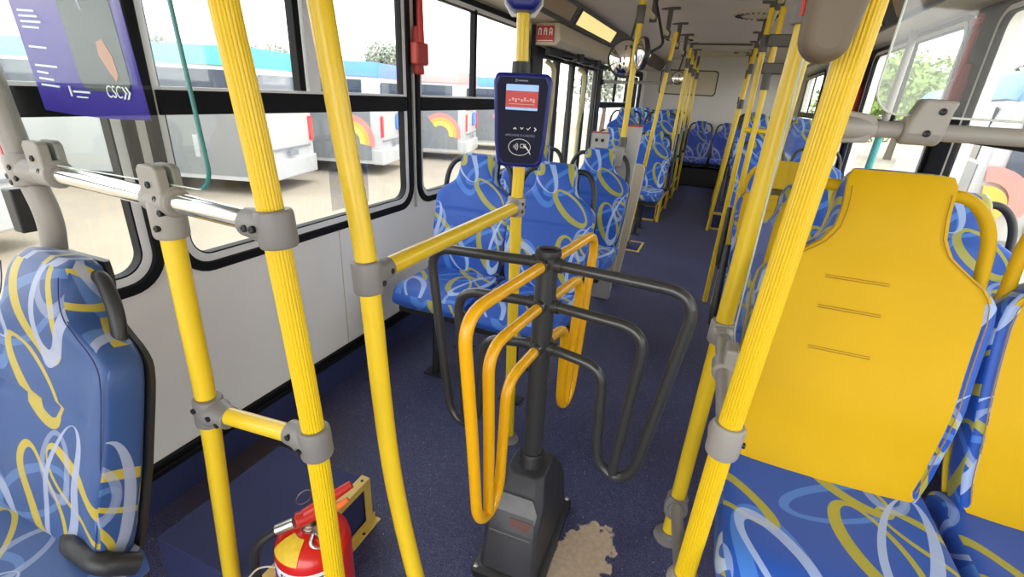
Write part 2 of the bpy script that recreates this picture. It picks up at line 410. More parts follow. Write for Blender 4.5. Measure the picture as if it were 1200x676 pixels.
def window(n, x, s, a, b, divs, trans=True):
    """s=+1 left wall (inside towards +x), -1 right wall"""
    w = b-a; h = WTOP-SILL; cy = (a+b)/2; cz = (SILL+WTOP)/2
    m = basis((x, 0, 0), (0, 1, 0), (0, 0, 1))
    fr = MB().frame(rrect(w, h, .11, 8, cy, cz), rrect(w-.062, h-.062, .082, 8, cy, cz), m, -.03, s*.014).build('window_%d' % n, M['rubber'], bevel=.004, bseg=2); struct(fr)
    MB().frame(rrect(w-.062, h-.062, .082, 8, cy, cz), rrect(w-.108, h-.108, .065, 8, cy, cz), m, -.03, s*.004).build('silver_trim', M['silver'], fr, smooth=30)
    MB().frame(rrect(w-.108, h-.108, .065, 8, cy, cz), rrect(w-.118, h-.118, .06, 8, cy, cz), m, -.03, s*.002).build('glass_seal', M['rubber'], fr, smooth=30)
    MB().prism(rrect(w-.11, h-.11, .06, 8, cy, cz), m, -.020, -.017).build('pane', M['win_glass'], fr, smooth=0)
    if trans:
        MB().box(x-.03, x+s*.012, a+.04, b-.04, 1.178, 1.243).build('transom', M['rubber'], fr, bevel=.004)
        for d in divs:
            g = MB().box(x-.028, x+s*.008, d-.014, d+.014, 1.24, 1.715).build('sash_bar', M['rubber'], fr, bevel=.003)
        MB().box(x-.012, x+s*.011, a+.055, b-.055, 1.243, 1.252).build('sash_track', M['silver'], fr)
    return fr
window(1, XL, 1, *WL[0], [.1])
window(2, XL, 1, *WL[1], [1.44])
window(3, XL, 1, *WL[2], [2.80])
window(4, XL, 1, *WL[3], [6.9])
for i, (a, b) in enumerate(WR): window(5+i, XR, -1, a, b, [a+(b-a)*.45])
for i, (a, b) in enumerate([(3.0, 3.29), (5.10, 5.34), (7.18, 7.42)]):
    struct(MB().box(XR-.016, XR, a, b, SILL+.01, WTOP+.02).build('trim_%d' % (20+i), M['rubber'], bevel=.004))
# narrow rear left window with two panes
m = basis((XL, 0, 0), (0, 1, 0), (0, 0, 1))
f = MB().frame(rrect(.96, 1.0, .06, 6, 8.45, 1.22), rrect(.80, .84, .04, 6, 8.45, 1.22), m, -.03, .014).build('window_10', M['rubber']); struct(f)
MB().box(XL-.03, XL+.012, 8.40, 8.50, .82, 1.62).build('mullion', M['rubber'], f)
MB().prism(rrect(.82, .86, .04, 6, 8.45, 1.22), m, -.02, -.017).build('pane', M['win_glass'], f, smooth=0)
# silver strip standing in for the sliding frame's reflection in window 2
MB().box(XL-.026, XL+.004, 1.475, 1.53, 1.25, 1.70).build('frame_reflection', M['silver'], bpy.data.objects['window_2'])
tag(MB().box(XL-.017, XL+.02, .545, .605, .93, 1.03).build('window_latch', M['black_plastic'], bevel=.004), 'small black latch block on the window beside the front left seat', 'latch')

# door (folding, glazed) with cream grab handles
def door(n, y0, y1):
    x = XL-.02
    o = MB().box(x-.02, x+.02, y0, y0+.05, .02, 1.63).box(x-.02, x+.02, y1-.05, y1, .02, 1.63).box(x-.02, x+.02, y0, y1, .02, .14).box(x-.02, x+.02, y0, y1, 1.56, 1.63).build('door_%d' % n, M['black'], bevel=.004)
    struct(o)
    MB().box(x-.004, x, y0+.05, y1-.05, .14, 1.56).build('pane', M['win_glass'], o, smooth=0)
    if n in (1, 3):
        yy = (y0+y1)/2-.12
        MB().tube([(x+.03, yy+.10, .25), (x+.05, yy+.10, .35), (x+.05, yy+.10, 1.0), (x+.10, yy, 1.22), (x+.10, yy, 1.50), (x+.03, yy, 1.54)], .021, fillet=.05).build('door_handle', M['cream'], o)
    return o
for i in range(4): door(i+1, 3.93+i*.48, 3.93+i*.48+.47)

# door header box
t = thing('door_mechanism_box', 'beige mechanism cover over the left door with a small red pictogram label on its end', 'cover', (-1.33, 3.8, 1.62))
part(t, 'cover', MB().prism([(-1.437, 1.625), (-1.25, 1.625), (-1.215, 1.66), (-1.235, 1.775), (-1.437, 1.775)], basis((0, 0, 0), (1, 0, 0), (0, 0, 1)), -5.6, -3.72), M['beige'], bevel=.01)
mm = basis((-1.335, 3.716, 1.70), (1, 0, 0), (0, 0, 1))
lab = part(t, 'warning_label', MB().prism(rrect(.135, .105, .004, 3), mm, 0, .003), M['red_ink'], smooth=0)
mb = MB()
for k in range(3):
    cx = -.042+k*.042; q = []
    mb.prism(rrect(.007, .042, .002, 2, cx-.009, .012), mm, .003, .004); mb.prism(rrect(.007, .042, .002, 2, cx+.009, .012), mm, .003, .004)
    mb.prism(rrect(.018, .007, .002, 2, cx, .03-.01*k), mm, .003, .0041); mb.prism(ell2(.006, .006, 12, cx, .034), mm, .003, .0042)
mb.prism(rrect(.12, .006, .001, 2, 0, -.045), mm, .003, .004)
sub(t, lab, 'pictogram', mb, M['white_ink'], smooth=0)
# dark mechanism under header
t = thing('door_opening_arm', 'dark steel arms and bar of the door mechanism hanging below the beige cover', 'door mechanism', (-1.3, 4.6, 1.6))
part(t, 'bar', MB().box(-1.36, -1.32, 3.8, 5.75, 1.57, 1.622), M['black'], bevel=.004)
for y in (4.1, 4.7, 5.3):
    part(t, 'arm', MB().tube([(-1.34, y, 1.60), (-1.22, y+.2, 1.585), (-1.40, y+.36, 1.585)], .014, 10, fillet=.03), M['black_plastic'])
    part(t, 'pivot', MB().lathe([(0, 1.555), (.03, 1.555), (.03, 1.615), (0, 1.615)], 16, Matrix.Translation((-1.22, y+.2, 0))), M['black'])

# ------------------------------------------------------------------ ceiling furniture
def lamp(side, y0, y1, label):
    if side < 0: a, b = Vector((-1.216, 0, 1.79)), Vector((-1.150, 0, 1.905))
    else: a, b = Vector((.806, 0, 1.79)), Vector((.740, 0, 1.905))
    d = (b-a).normalized(); nrm = Vector((-side*d.z*1.0, 0, -abs(d.x))) 
    o = a+d*0.0+nrm*.007
    mx = basis(o, (0, 1, 0), d); L = (b-a).length
    t = thing('ceiling_lamp', label, 'lamp', (o.x, y0, o.z), 'lamps along the ceiling coves')
    mx = basis((o.x, (y0+y1)/2, o.z), (0, 1, 0), d)
    w = y1-y0
    part(t, 'frame', MB().frame(rrect(w+.05, L-.006, .01, 3, 0, L/2), rrect(w, L-.03, .008, 3, 0, L/2), mx, -.006, .006), M['cove'], smooth=30)
    df = part(t, 'diffuser', MB().prism(rrect(w, L-.03, .008, 3, 0, L/2), mx, -.004, .003), M['lamp' if y0 > 3 else 'lamp_off'], smooth=0)
    return t
for i, (y0, lb) in enumerate([(.3, 'cove lamp over the front left seat'), (2.6, 'left cove lamp between the validator pole and the door cover'), (4.0, 'lit yellowish cove lamp beside the beige door cover'), (6.4, 'left cove lamp above the raised rear seats')]):
    lamp(-1, y0, y0+1.25, lb)
for i, (y0, lb) in enumerate([(.4, 'cove lamp above the nearest right window'), (2.5, 'right cove lamp seen past the clear screen at the top edge'), (4.05, 'yellow glowing right cove lamp behind the ribbed pole'), (6.4, 'right cove lamp towards the rear wall')]):
    lamp(1, y0, y0+1.25, lb)
def vent(x, y, r, lb, z=2.02):
    t = thing('ceiling_vent', lb, 'vent', (x, y, z), 'round ceiling vents')
    mx = Matrix.Translation((x, y, 0))
    part(t, 'rim', MB().lathe([(0, z+.004), (r, z+.004), (r, z-.012), (r*.9, z-.025), (r*.55, z-.03), (0, z-.03)], 32, mx), M['beige'])
    mb = MB()
    for k in range(24):
        a = 2*PI*k/24; mb.box(-.004, .004, r*.6, r*.85, z-.032, z-.024, mx @ Matrix.Rotation(a, 4, 'Z'))
    part(t, 'grille', mb, M['black'], smooth=0)
vent(.075, 5.05, .21, 'round beige vent on the ceiling right of the aisle, nearest one')
vent(-.70, 6.7, .19, 'round beige vent on the ceiling behind the convex mirror', 2.008)
vent(.02, 8.3, .13, 'round beige vent near the rear wall')
t = thing('ceiling_hatch', 'long dark slotted hatch across the ceiling near the rear', 'hatch', (-.23, 7.7, 2.01))
part(t, 'frame', MB().box(-.62, .16, 7.35, 7.75, 1.985, 2.03), M['beige'], bevel=.01)
part(t, 'slot', MB().box(-.58, .12, 7.342, 7.36, 1.992, 2.012), M['cove'])
for i, y in enumerate((8.4, 8.9)):
    struct(MB().box(-1.0, .6, y, y+.02, 1.985, 2.03).build('trim_%d' % (6+i), M['beige']))
# rear wall panel
t = thing('rear_wall_panel', 'blank beige board with a dark scorched edge on the rear wall', 'panel', (-.73, YB, 1.42))
mm = basis((-.73, YB, 1.61), (1, 0, 0), (0, 0, 1))
part(t, 'board', MB().prism(rrect(.90, .36, .05, 6), mm, 0, .012), M['beige'], smooth=0)
part(t, 'edge', MB().frame(rrect(.94, .40, .06, 6), rrect(.90, .36, .05, 6), mm, 0, .014), M['cove'], smooth=30)

# ------------------------------------------------------------------ clamps and poles
def sleeve(t, c, ax, r, h, m=None, name='clamp', parent=None):
    ax = Vector(ax).normalized(); u = ax.orthogonal(); mx = basis(c, u, ax.cross(u))
    if (mx.to_3x3() @ Vector((0, 0, 1))).dot(ax) < 0: mx = mx @ Matrix.Rotation(PI, 4, 'X')
    mb = MB().lathe([(r*.9, -h/2), (r*1.28, -h/2), (r*1.38, -h/2+.006), (r*1.38, h/2-.006), (r*1.28, h/2), (r*.9, h/2)], 28, mx)
    return mb
def clamp(t, c, ax, r, h, branches=(), m=None, screws=(), ears=()):
    """cast two-piece clamp round a pole: body, conical branch sockets, screws as sub-parts"""
    m = m or M['grey_plastic']; c = Vector(c); ax = Vector(ax).normalized()
    mb = sleeve(t, c, ax, r, h)
    for bd, L, r1 in branches:
        bd = Vector(bd).normalized(); s0 = c+bd*r*.2
        P = [s0, c+bd*(r*1.3), c+bd*(r*1.3+L*.35), c+bd*(r*1.2+L)]
        mb.tube(P, [h*.46, h*.46, r1*1.42, r1*1.32], 24)
    p = part(t, 'clamp', mb, m, smooth=50, bevel=.002, bseg=2)
    for sp, sn in screws:
        sn = Vector(sn).normalized(); u = sn.orthogonal(); sp = c+Vector(sp)
        mx = basis(sp, u, sn.cross(u))
        sub(t, p, 'screw', MB().lathe([(0, -.012), (.0055, -.012), (.0055, .001), (.003, .0018), (0, .0005)], 14, mx), M['screw'])
    return p
def pole(name, lb, cat, pts, r, m, ribs=0, fillet=.12, floor=True, group=None, pname='tube'):
    base = min(pts, key=lambda p: p[2]); t = thing(name, lb, cat, base, group)
    part(t, pname, MB().tube(pts, r, 20, ribs=ribs, fillet=fillet, steps=10), m, smooth=(20 if ribs else 50))
    if floor:
        part(t, 'floor_flange', MB().lathe([(0, 0), (r*2.1, 0), (r*2.1, .006), (r*1.35, .014), (r*1.3, .03), (0, .03)], 24, Matrix.Translation((base[0], base[1], 0))), M['grey_plastic'])
    return t

def near(p, k):  # same sight line scaled about nothing: plain helper for interpolating along a pole
    return p
# --- left partition (y = .5)
A = pole('grab_pole', 'smooth yellow post rising from the floor to the chrome rail beside the front left seat', 'pole',
         [(-.898, .5, 0), (-.881, .5, .18), (-.828, .5, .68), (-.820, .5, 1.07)], .0183, M['yellow'], fillet=.1)
RL = [(-1.215, .5, 1.103), (-.601, .5, 1.084)]
def rail_at(x): return (x, .5, 1.084+(-.601-x)/(.614)*.022)
ax = Vector(RL[1])-Vector(RL[0])
rail = thing('chrome_rail', 'polished chrome crossrail under the poster screen', 'rail', rail_at(-.9))
part(rail, 'tube', MB().tube([rail_at(-1.215), rail_at(-.60)], .0165, 24), M['chrome'])
clamp(A, (-.8195, .5, 1.062), (0, 0, 1), .0195, .066, [], M['grey_plastic2'],
      [((.008, -.0285, -.012), (0, -1, 0)), ((.018, -.024, .014), (0, -1, .0))])
q_ = MB().tube([rail_at(-.850), rail_at(-.787)], .0235, 24); part(A, 'rail_socket', q_, M['grey_plastic2'], bevel=.003)
p = clamp(A, (-.826, .5, .677), (.1, 0, 1), .0190, .062, [((1, 0, -.02), .035, .0165)], M['grey_plastic'],
      [((-.004, -.0285, .012), (0, -1, 0)), ((.03, -.026, .004), (0, -1, 0)), ((.045, -.022, -.008), (0, -1, 0))])
Lp = pole('grab_pole', 'ribbed yellow post standing left, joined to the chrome rail and a lower yellow bar', 'pole',
          [(-.545, .5, 0), (-.549, .5, .36), (-.552, .5, .68), (-.576, .5, 1.01), (-.595, .5, 1.22), (-.62, .5, 1.40), (-.66, .5, 1.96)], .0188, M['yellow_rib'], ribs=22, fillet=.16)
clamp(Lp, (-.578, .5, 1.080), (.08, 0, -1), .0200, .056, [((-1, 0, .03), .035, .0165)], M['grey_plastic'],
      [((-.036, -.026, .0), (0, -1, 0)), ((-.016, -.030, .002), (0, -1, 0))])
clamp(Lp, (-.5545, .5, .700), (.05, 0, -1), .0200, .058, [((-1, 0, .03), .035, .0165)], M['grey_plastic'],
      [((-.040, -.024, .01), (0, -1, 0)), ((-.012, -.031, -.006), (0, -1, 0))])
t = thing('yellow_crossbar', 'short yellow bar between the smooth and ribbed left posts at knee height', 'bar', (-.69, .5, .688))
part(t, 'tube', MB().tube([(-.80, .5, .678), (-.575, .5, .700)], .0165, 20), M['yellow'])
# bent yellow pole B
B = pole('grab_pole', 'bent smooth yellow post holding the near end of the long handrail', 'pole',
         [(-.42, .66, 0), (-.469, .66, .217), (-.512, .66, .44), (-.532, .66, .63), (-.547, .66, .931), (-.553, .66, 1.013), (-.583, .66, 1.214), (-.606, .66, 1.398), (-.68, .66, 1.96)], .0195, M['yellow'], fillet=.14)
clamp(B, (-.5495, .66, .958), (.05, 0, -1), .0205, .062, [((-.02, 1, 0), .035, .0165)], M['grey_plastic'],
      [((.0285, .010, -.012), (1, 0, 0)), ((.022, .045, .0), (1, 0, 0))])
t = thing('long_handrail', 'yellow handrail running back from the bent post to the validator pole', 'handrail', (-.56, 1.05, .95))
part(t, 'tube', MB().tube([(-.552, .68, .957), (-.578, 1.43, .940)], .0190, 20), M['yellow'])
# validator pole
V = pole('validator_pole', 'slim yellow pole carrying the fare validator behind the turnstile', 'pole',
         [(-.560, 1.448, 0), (-.577, 1.448, .77), (-.581, 1.448, .94), (-.5775, 1.448, 1.08), (-.591, 1.448, 1.485), (-.60, 1.448, 2.015)], .0190, M['yellow'], fillet=.1)
clamp(V, (-.581, 1.448, .94), (0, 0, 1), .0215, .062, [((.02, -1, 0), .018, .0165)], M['grey_plastic2'],
      [((.028, -.012, .012), (1, 0, 0)), ((.028, -.012, -.012), (1, 0, 0)), ((.024, -.02, .0), (1, -.6, 0)), ((.0285, .004, 0), (1, 0, 0))])
# grey post far left
G = pole('grey_post', 'bent grey post at the left edge holding the chrome rail', 'post',
         [(-1.425, .5, .62), (-1.33, .5, .66), (-1.23, .5, .80), (-1.205, .5, .93), (-1.178, .5, 1.01), (-1.208, .5, 1.09), (-1.232, .5, 1.22), (-1.27, .5, 1.93)], .021, M['grey_tube'], fillet=.06, floor=False)
clamp(G, (-1.205, .5, 1.101), (-.15, 0, 1), .022, .06, [((1, 0, -.03), .03, .0165)], M['grey_plastic2'],
      [((-.012, -.028, -.01), (0, -1, 0)), ((.006, -.029, .008), (0, -1, 0)), ((.0, -.03, -.02), (0, -1, 0)), ((.014, -.028, -.012), (0, -1, 0))])
# poster screen
S = thing('poster_screen', 'clear screen with a teal edge and rounded corner standing on the chrome rail', 'screen', (-1.0, .5, 1.12))
mS = basis((0, .5, 0), (1, 0, 0), (0, 0, 1))
x0, x1, z0, z1 = -1.20, -.700, 1.118, 1.93
def sheet(x0, x1, z0, z1, r, dr):
    out = [(x0, z1), (x0, z0)]
    for k in range(9):
        a = math.radians(-90+90*k/8); out.append((x1-r+r*math.cos(a), z0+r+r*math.sin(a)))
    out.append((x1-dr, z1)); return out
gp = sheet(x0, x1, z0, z1, .035, .055)
part(S, 'pane', MB().prism(gp, mS, -.003, .003), M['clear'], smooth=0)
gi = sheet(x0+.002, x1-.0035, z0+.0035, z1, .033, .055)
part(S, 'edge', MB().tube([mS @ Vector((p[0]-.001, p[1]+.001, 0)) for p in gp[4:]], .0032, 8), M['teal_edge'])
part(S, 'lower_edge', MB().tube([mS @ Vector((p[0], p[1]+.001, 0)) for p in gp[1:5]], .0012, 8), M['white_edge'])
for cx in (-1.122, -.812):
    c = Vector(rail_at(cx))
    m_ = MB().tube([c+Vector((-.022, 0, 0)), c+Vector((.022, 0, 0))], [.0255, .0255], 24)
    m_.prism([(-.026, .0), (.022, .0), (.02, .052), (.012, .058), (-.022, .058), (-.028, .05)], basis((c.x, c.y, c.z), (1, 0, 0), (0, 0, 1)), .004, .022)
    m_.prism([(-.026, .0), (.022, .0), (.02, .052), (.012, .058), (-.022, .058), (-.028, .05)], basis((c.x, c.y, c.z), (1, 0, 0), (0, 0, 1)), -.018, -.004)
    q = part(S, 'clip', m_, M['grey_plastic2'], smooth=50, bevel=.003)
    for dz, dx in ((.028, -.004), (.006, .006)):
        sub(S, q, 'screw', MB().lathe([(0, -.004), (.0055, -.004), (.0055, .001), (.003, .0018), (0, .0005)], 14, basis((c.x+dx, c.y-.0235, c.z+dz), (1, 0, 0), (0, 0, 1))), M['screw'])
# poster
def poster_mat():
    m, t, b = nt('poster_print'); N = t.nodes; L = t.links
    uv = N.new('ShaderNodeTexCoord'); sp = N.new('ShaderNodeSeparateXYZ'); L.new(uv.outputs['UV'], sp.inputs[0])
    r = N.new('ShaderNodeValToRGB'); e = r.color_ramp.elements
    e[0].position = 0; e[0].color = (.09, .04, .52, 1); e[1].position = .34; e[1].color = (.66, .55, .78, 1)
    x = e.new(.10); x.color = (.14, .08, .60, 1); x = e.new(.20); x.color = (.30, .20, .70, 1)
    L.new(sp.outputs[1], r.inputs[0]); L.new(r.outputs[0], b.inputs['Base Color']); b.inputs['Roughness'].default_value = .35
    tl = N.new('ShaderNodeBsdfTranslucent'); L.new(r.outputs[0], tl.inputs[0]); ms_ = N.new('ShaderNodeMixShader'); ms_.inputs[0].default_value = .6
    L.new(b.outputs[0], ms_.inputs[1]); L.new(tl.outputs[0], ms_.inputs[2]); L.new(ms_.outputs[0], N['Material Output'].inputs[0])
    return m
P = thing('poster', 'purple poster with white text lines and a printed photo of a hand and jacket', 'poster', (-.97, .507, 1.2))
me = bpy.data.meshes.new('sheet')
px0, px1 = -1.098, -.817; pz0, pz1 = 1.214, 1.90
NX = 10; vs = []; uvs = []
for j in range(2):
    for i in range(NX+1):
        u = i/NX; z = (pz0-.004*math.sin(PI*u)) if j == 0 else pz1
        xx = px0+(px1-px0)*u-(.058 if j else 0)
        vs.append((xx-P.location.x, -.002, z-P.location.z)); uvs.append((u, float(j)))
me.from_pydata(vs, [], [(i, i+1, NX+2+i, NX+1+i) for i in range(NX)])
ul = me.uv_layers.new(name='UVMap')
for p in me.polygons:
    for li in p.loop_indices: ul.data[li].uv = uvs[me.loops[li].vertex_index]
me.materials.append(poster_mat())
o = bpy.data.objects.new('sheet', me); C.objects.link(o); o.parent = P
sm = o.modifiers.new('s', 'SOLIDIFY'); sm.thickness = .0006
sh = -.058/(pz1-pz0)
mP = basis((-.9575, .5045, 1.214), (1, 0, 0), (0, 0, 1)); 
mPs = mP @ Matrix(((1, sh, 0, 0), (0, 1, 0, 0), (0, 0, 1, 0), (0, 0, 0, 1)))
M['photo'] = mat('poster_photo', (.022, .026, .032), .4, var=.6, vscale=30)
M['skin'] = mat('poster_hand', (.50, .25, .16), .5)
M['photo_hi'] = mat('poster_photo_pale', (.30, .34, .40), .5, var=.2, vscale=40)
ph = part(P, 'photo', MB().prism(rrect(.125, .45, .02, 5, .055, .262), mPs, .0, .0012), M['photo'], smooth=0)
sub(P, ph, 'sleeve_print', MB().prism([(.0, .34), (.02, .25), (.045, .15), (.05, .15), (.03, .26), (.016, .34)], mPs, .0012, .0016), M['photo_hi'], smooth=0)
sub(P, ph, 'hand_print', MB().prism([(.062, .108), (.078, .112), (.092, .088), (.094, .062), (.086, .052), (.072, .07), (.06, .09)], mPs, .0012, .0018), M['skin'], smooth=0)
sub(P, ph, 'shirt_print', MB().prism([(-.005, .47), (.115, .47), (.11, .30), (.075, .235), (.03, .26), (.0, .31)], mPs, .0012, .0015), M['photo_hi'], smooth=0)
mb = MB()
for k, (z, w) in enumerate([(.040, .050), (.050, .040), (.060, .030), (.070, .060), (.098, .048), (.127, .045), (.135, .055), (.143, .050), (.151, .045), (.178, .045), (.21, .04), (.225, .05), (.26, .05)]):
    mb.prism([(-.122, z), (-.122+w, z-.002), (-.122+w, z+.001), (-.122, z+.003)], mPs, .0002, .0012)
part(P, 'text_lines', mb, M['white_ink'], smooth=0)
mb = MB(); mb.prism(rrect(.004, .016, .001, 2, -.045, .034), mPs, 0, .0012); mb.prism(rrect(.045, .003, .001, 2, -.015, .034), mPs, 0, .0012); mb.prism(rrect(.03, .002, .0008, 2, -.017, .026), mPs, 0, .0012)
part(P, 'sponsor_mark', mb, M['white_ink'], smooth=0)
text('logo', 'CSC', .026, mP @ Matrix.Translation((.068, .037, .001)), M['white_ink'], P, .0003, sx=.8)
mb = MB()
for k in range(2):
    cx = .094+k*.009; mb.prism([(cx-.006, .046), (cx-.002, .046), (cx+.005, .037), (cx-.002, .028), (cx-.006, .028), (cx+.001, .037)], mP, .0002, .0013)
part(P, 'chevrons', mb, M['white_ink'], smooth=0)
# ------------------------------------------------------------------ right partition
R1 = pole('grab_pole', 'smooth yellow post with the grey rail joints, left of the ribbed right post', 'pole',
          [(.079, 1.25, 0), (.092, 1.25, .73), (.103, 1.25, 1.10), (.113, 1.25, 1.44), (.132, 1.25, 2.0)], .0215, M['yellow'], fillet=.1)
Rr = pole('grab_pole', 'thick ribbed yellow post in front of the yellow seat at right', 'pole',
          [(.085, .8, 0), (.098, .8, .385), (.106, .8, .734), (.124, .8, 1.153), (.135, .8, 1.41), (.16, .8, 2.0)], .0200, M['yellow_rib'], ribs=24, fillet=.1)
clamp(R1, (.092, 1.25, .735), (.02, 0, 1), .0225, .062, [((.02, -1, -.01), .02, .0165)], M['grey_plastic2'], [((-.02, -.022, 0), (-1, -1, 0)), ((.029, -.01, 0), (1, 0, 0))])
clamp(R1, (.081, 1.25, .135), (.02, 0, 1), .0225, .075, [((.02, -1, .35), .02, .0165)], M['grey_plastic'], [])
clamp(R1, (.113, 1.25, 1.49), (.02, 0, 1), .0225, .10, [], M['grey_plastic'], [])
clamp(Rr, (.106, .8, .728), (.03, 0, 1), .0210, .066, [((.0, 1, .0), .02, .0165)], M['grey_plastic2'], [((.031, -.006, .0), (1, -.1, 0))])
clamp(Rr, (.098, .8, .345), (.03, 0, 1), .0210, .07, [((.0, 1, -.35), .02, .0165)], M['grey_plastic2'], [((.031, -.006, .0), (1, -.1, 0))])
t = thing('grey_side_rail', 'short grey rail running front to back between the two right posts at hip height', 'rail', (.10, 1.0, .73))
part(t, 'tube', MB().tube([(.106, .82, .728), (.094, 1.23, .735)], .0165, 20), M['grey_tube'])
cj = Vector((.112, 1.06, .755))
part(t, 'screen_clip', MB().tube([(.1005, 1.03, .731), (.0995, 1.09, .733)], .0255, 24).box(.094, .122, 1.03, 1.09, .735, .79), M['grey_plastic2'], smooth=50, bevel=.006)
t = thing('grey_side_rail', 'lower sloping grey rail between the two right posts near the floor', 'rail', (.09, 1.0, .2))
part(t, 'tube', MB().tube([(.098, .82, .336), (.082, 1.23, .145)], .0165, 20), M['grey_tube'])
# side screen between poles
S2 = thing('side_screen', 'scratched clear side screen standing between the two right posts', 'screen', (.118, 1.03, .78))
m2 = basis((.118, 0, 0), (0, 1, 0), (0, 0, 1))
q = rrect(.38, .74, .03, 5, 1.03, 1.13)
part(S2, 'pane', MB().prism(q, m2, -.003, .003), M['scratched'], smooth=0)
part(S2, 'edge', MB().tube([m2 @ Vector((a, b, 0)) for a, b in q], .0022, 8, close=True), M['white_edge'])
for y in (.92, 1.16):
    part(S2, 'clip', MB().tube([(.118, y, 1.46), (.122, y, 1.60)], .024, 20), M['grey_plastic'], bevel=.004)
# front right rail and screen
t = thing('grey_front_rail', 'thick grey rail crossing the right windows with a screen clip on it', 'rail', (.5, .8, 1.26))
part(t, 'tube', MB().tube([(.165, .92, 1.2585), (1.0, .92, 1.260)], .0120, 24), M['grey_tube'])
cb = MB().tube([(.126, .815, 1.262), (.152, .895, 1.2585), (.205, .92, 1.2585)], [.012, .016, .0155], 24)
cb.prism([(-.026, -.024), (.03, -.02), (.034, .014), (.028, .02), (-.022, .026)], basis((.172, .92, 1.2585), (1, 0, 0), (0, 0, 1)), -.016, .017)
q = part(t, 'clamp', cb, M['grey_plastic2'], smooth=50, bevel=.003)
for dx, dz in ((-.010, .012), (-.014, -.008), (.014, -.001)):
    sub(t, q, 'screw', MB().lathe([(0, -.004), (.0045, -.004), (.0045, .001), (.003, .0018), (0, .0005)], 14, basis((.176+dx, .9035, 1.2595+dz), (1, 0, 0), (0, 0, 1))), M['screw'])
part(t, 'end_socket', MB().tube([(.99, .92, 1.260), (1.028, .92, 1.260)], [.018, .024], 20), M['grey_plastic2'])
S3 = thing('front_screen', 'clear screen with a pale rounded edge above the thick grey rail at right', 'screen', (.6, .92, 1.31))
m3 = basis((0, .92, 0), (1, 0, 0), (0, 0, 1))
gp = []
for k in range(9):
    a = math.radians(180+90*k/8); gp.append((.197+.038+.038*math.cos(a), 1.280+.038+.038*math.sin(a)))
gp = [(.204, 1.88)]+gp+[(.98, 1.276), (.98, 1.88)]
part(S3, 'pane', MB().prism(gp, m3, -.0025, .0025), M['front_clear'], smooth=0)
part(S3, 'edge', MB().tube([m3 @ Vector((a, b, 0)) for a, b in gp[:-1]], .0016, 8), M['white_edge'])
for cx in (.268, .85):
    c = Vector((cx, .92, 1.260))
    m_ = MB().tube([c+Vector((-.027, 0, 0)), c+Vector((.022, 0, 0))], .0205, 24)
    pp = [(-.027, -.008), (.022, -.008), (.024, .026), (.028, .042), (-.014, .044), (-.022, .02)]
    mc = basis(c, (1, 0, 0), (0, 0, 1))
    m_.prism(pp, mc, .005, .021); m_.prism(pp, mc, -.018, -.005)
    q = part(S3, 'clip', m_, M['grey_plastic2'], smooth=50, bevel=.005)
    for dx, dz in ((.010, .027), (.0, -.003)):
        sub(S3, q, 'screw', MB().lathe([(0, -.004), (.0048, -.004), (.0048, .001), (.003, .0018), (0, .0005)], 14, basis((c.x+dx, c.y-.0215, c.z+dz), (1, 0, 0), (0, 0, 1))), M['screw'])
# beige housing fixed on the ribbed post
t = thing('plastic_housing', 'rounded beige housing hung at the top of the ribbed right post', 'housing', (.10, .72, 1.33))
mh = basis((.103, .74, 0), (1, 0, 0), (0, 0, 1))
pp = []
for k in range(7):
    a = math.radians(180+90*k/6); pp.append((-.041+.03+.03*math.cos(a), 1.333+.03+.03*math.sin(a)))
pp += [(.010, 1.338), (.024, 1.42), (.032, 1.60), (.036, 1.95), (-.036, 1.95), (-.044, 1.45)]
part(t, 'cover', MB().prism(pp, mh, -.028, .028), M['beige_pad'], bevel=.014, bseg=4)
part(t, 'red_edge', MB().tube([(.060, .745, 1.385), (.057, .745, 1.45), (.064, .745, 1.94)], .003, 8), M['red_ink'])

# ------------------------------------------------------------------ turnstile
T = thing('turnstile', 'floor-standing bus turnstile with charcoal and yellow looped arms on a dark base', 'turnstile', (-.34, 1.07, 0))
cx, cy = -.335, 1.06
ang = math.radians(4)
bx = Vector((-.335, 1.055, 0))
mb_ = basis((bx.x, bx.y, 0), (math.cos(math.radians(2)), math.sin(math.radians(2)), 0), (-math.sin(math.radians(2)), math.cos(math.radians(2)), 0))
w, d = .085, .165
def rect(w, d, z, oy=0, c=.012):
    return [mb_ @ Vector((a, b+oy, z)) for a, b in ((-w+c, -d), (w-c, -d), (w, -d+c), (w, d-c), (w-c, d), (-w+c, d), (-w, d-c), (-w, -d+c))]
part(T, 'base_plate', MB().rings([rect(w+.018, d+.02, 0), rect(w+.018, d+.02, .022), rect(w+.008, d+.01, .03)]), M['black_plastic'], smooth=30)
part(T, 'housing', MB().rings([rect(w, d, .028), rect(w-.008, d-.02, .175, -.005), rect(w-.012, d-.05, .238, -.0, .02), rect(w-.03, .06, .295, .0, .02)]), M['housing'], smooth=25, bevel=.004)
mf = basis(mb_ @ Vector((0, -d+.002, .245)), (1, .035, 0), (0, .32, .95))
pl = part(T, 'label_plate', MB().prism([(-.062, -.055), (.058, -.055), (.064, .02), (.045, .055), (-.045, .055), (-.064, .02)], basis(mb_ @ Vector((.0, -.122, .208)), (1, .035, 0), (0, .42, .9)), 0, .008), M['housing_grey'], smooth=30, bevel=.002)
ms = basis(mb_ @ Vector((.022, -.1325, .188)), (1, .035, 0), (0, .42, .9))
sub(T, pl, 'warning_print', MB().prism(rrect(.062, .036, .002, 2), ms, .006, .0095), mat('faded_red', (.10, .035, .03), .6, var=.5, vscale=200), smooth=0)
part(T, 'collar', MB().lathe([(.0, .26), (.043, .26), (.045, .285), (.036, .302), (.036, .330), (.033, .335), (0, .335)], 28, Matrix.Translation((cx, cy, 0))), M['black_plastic'])
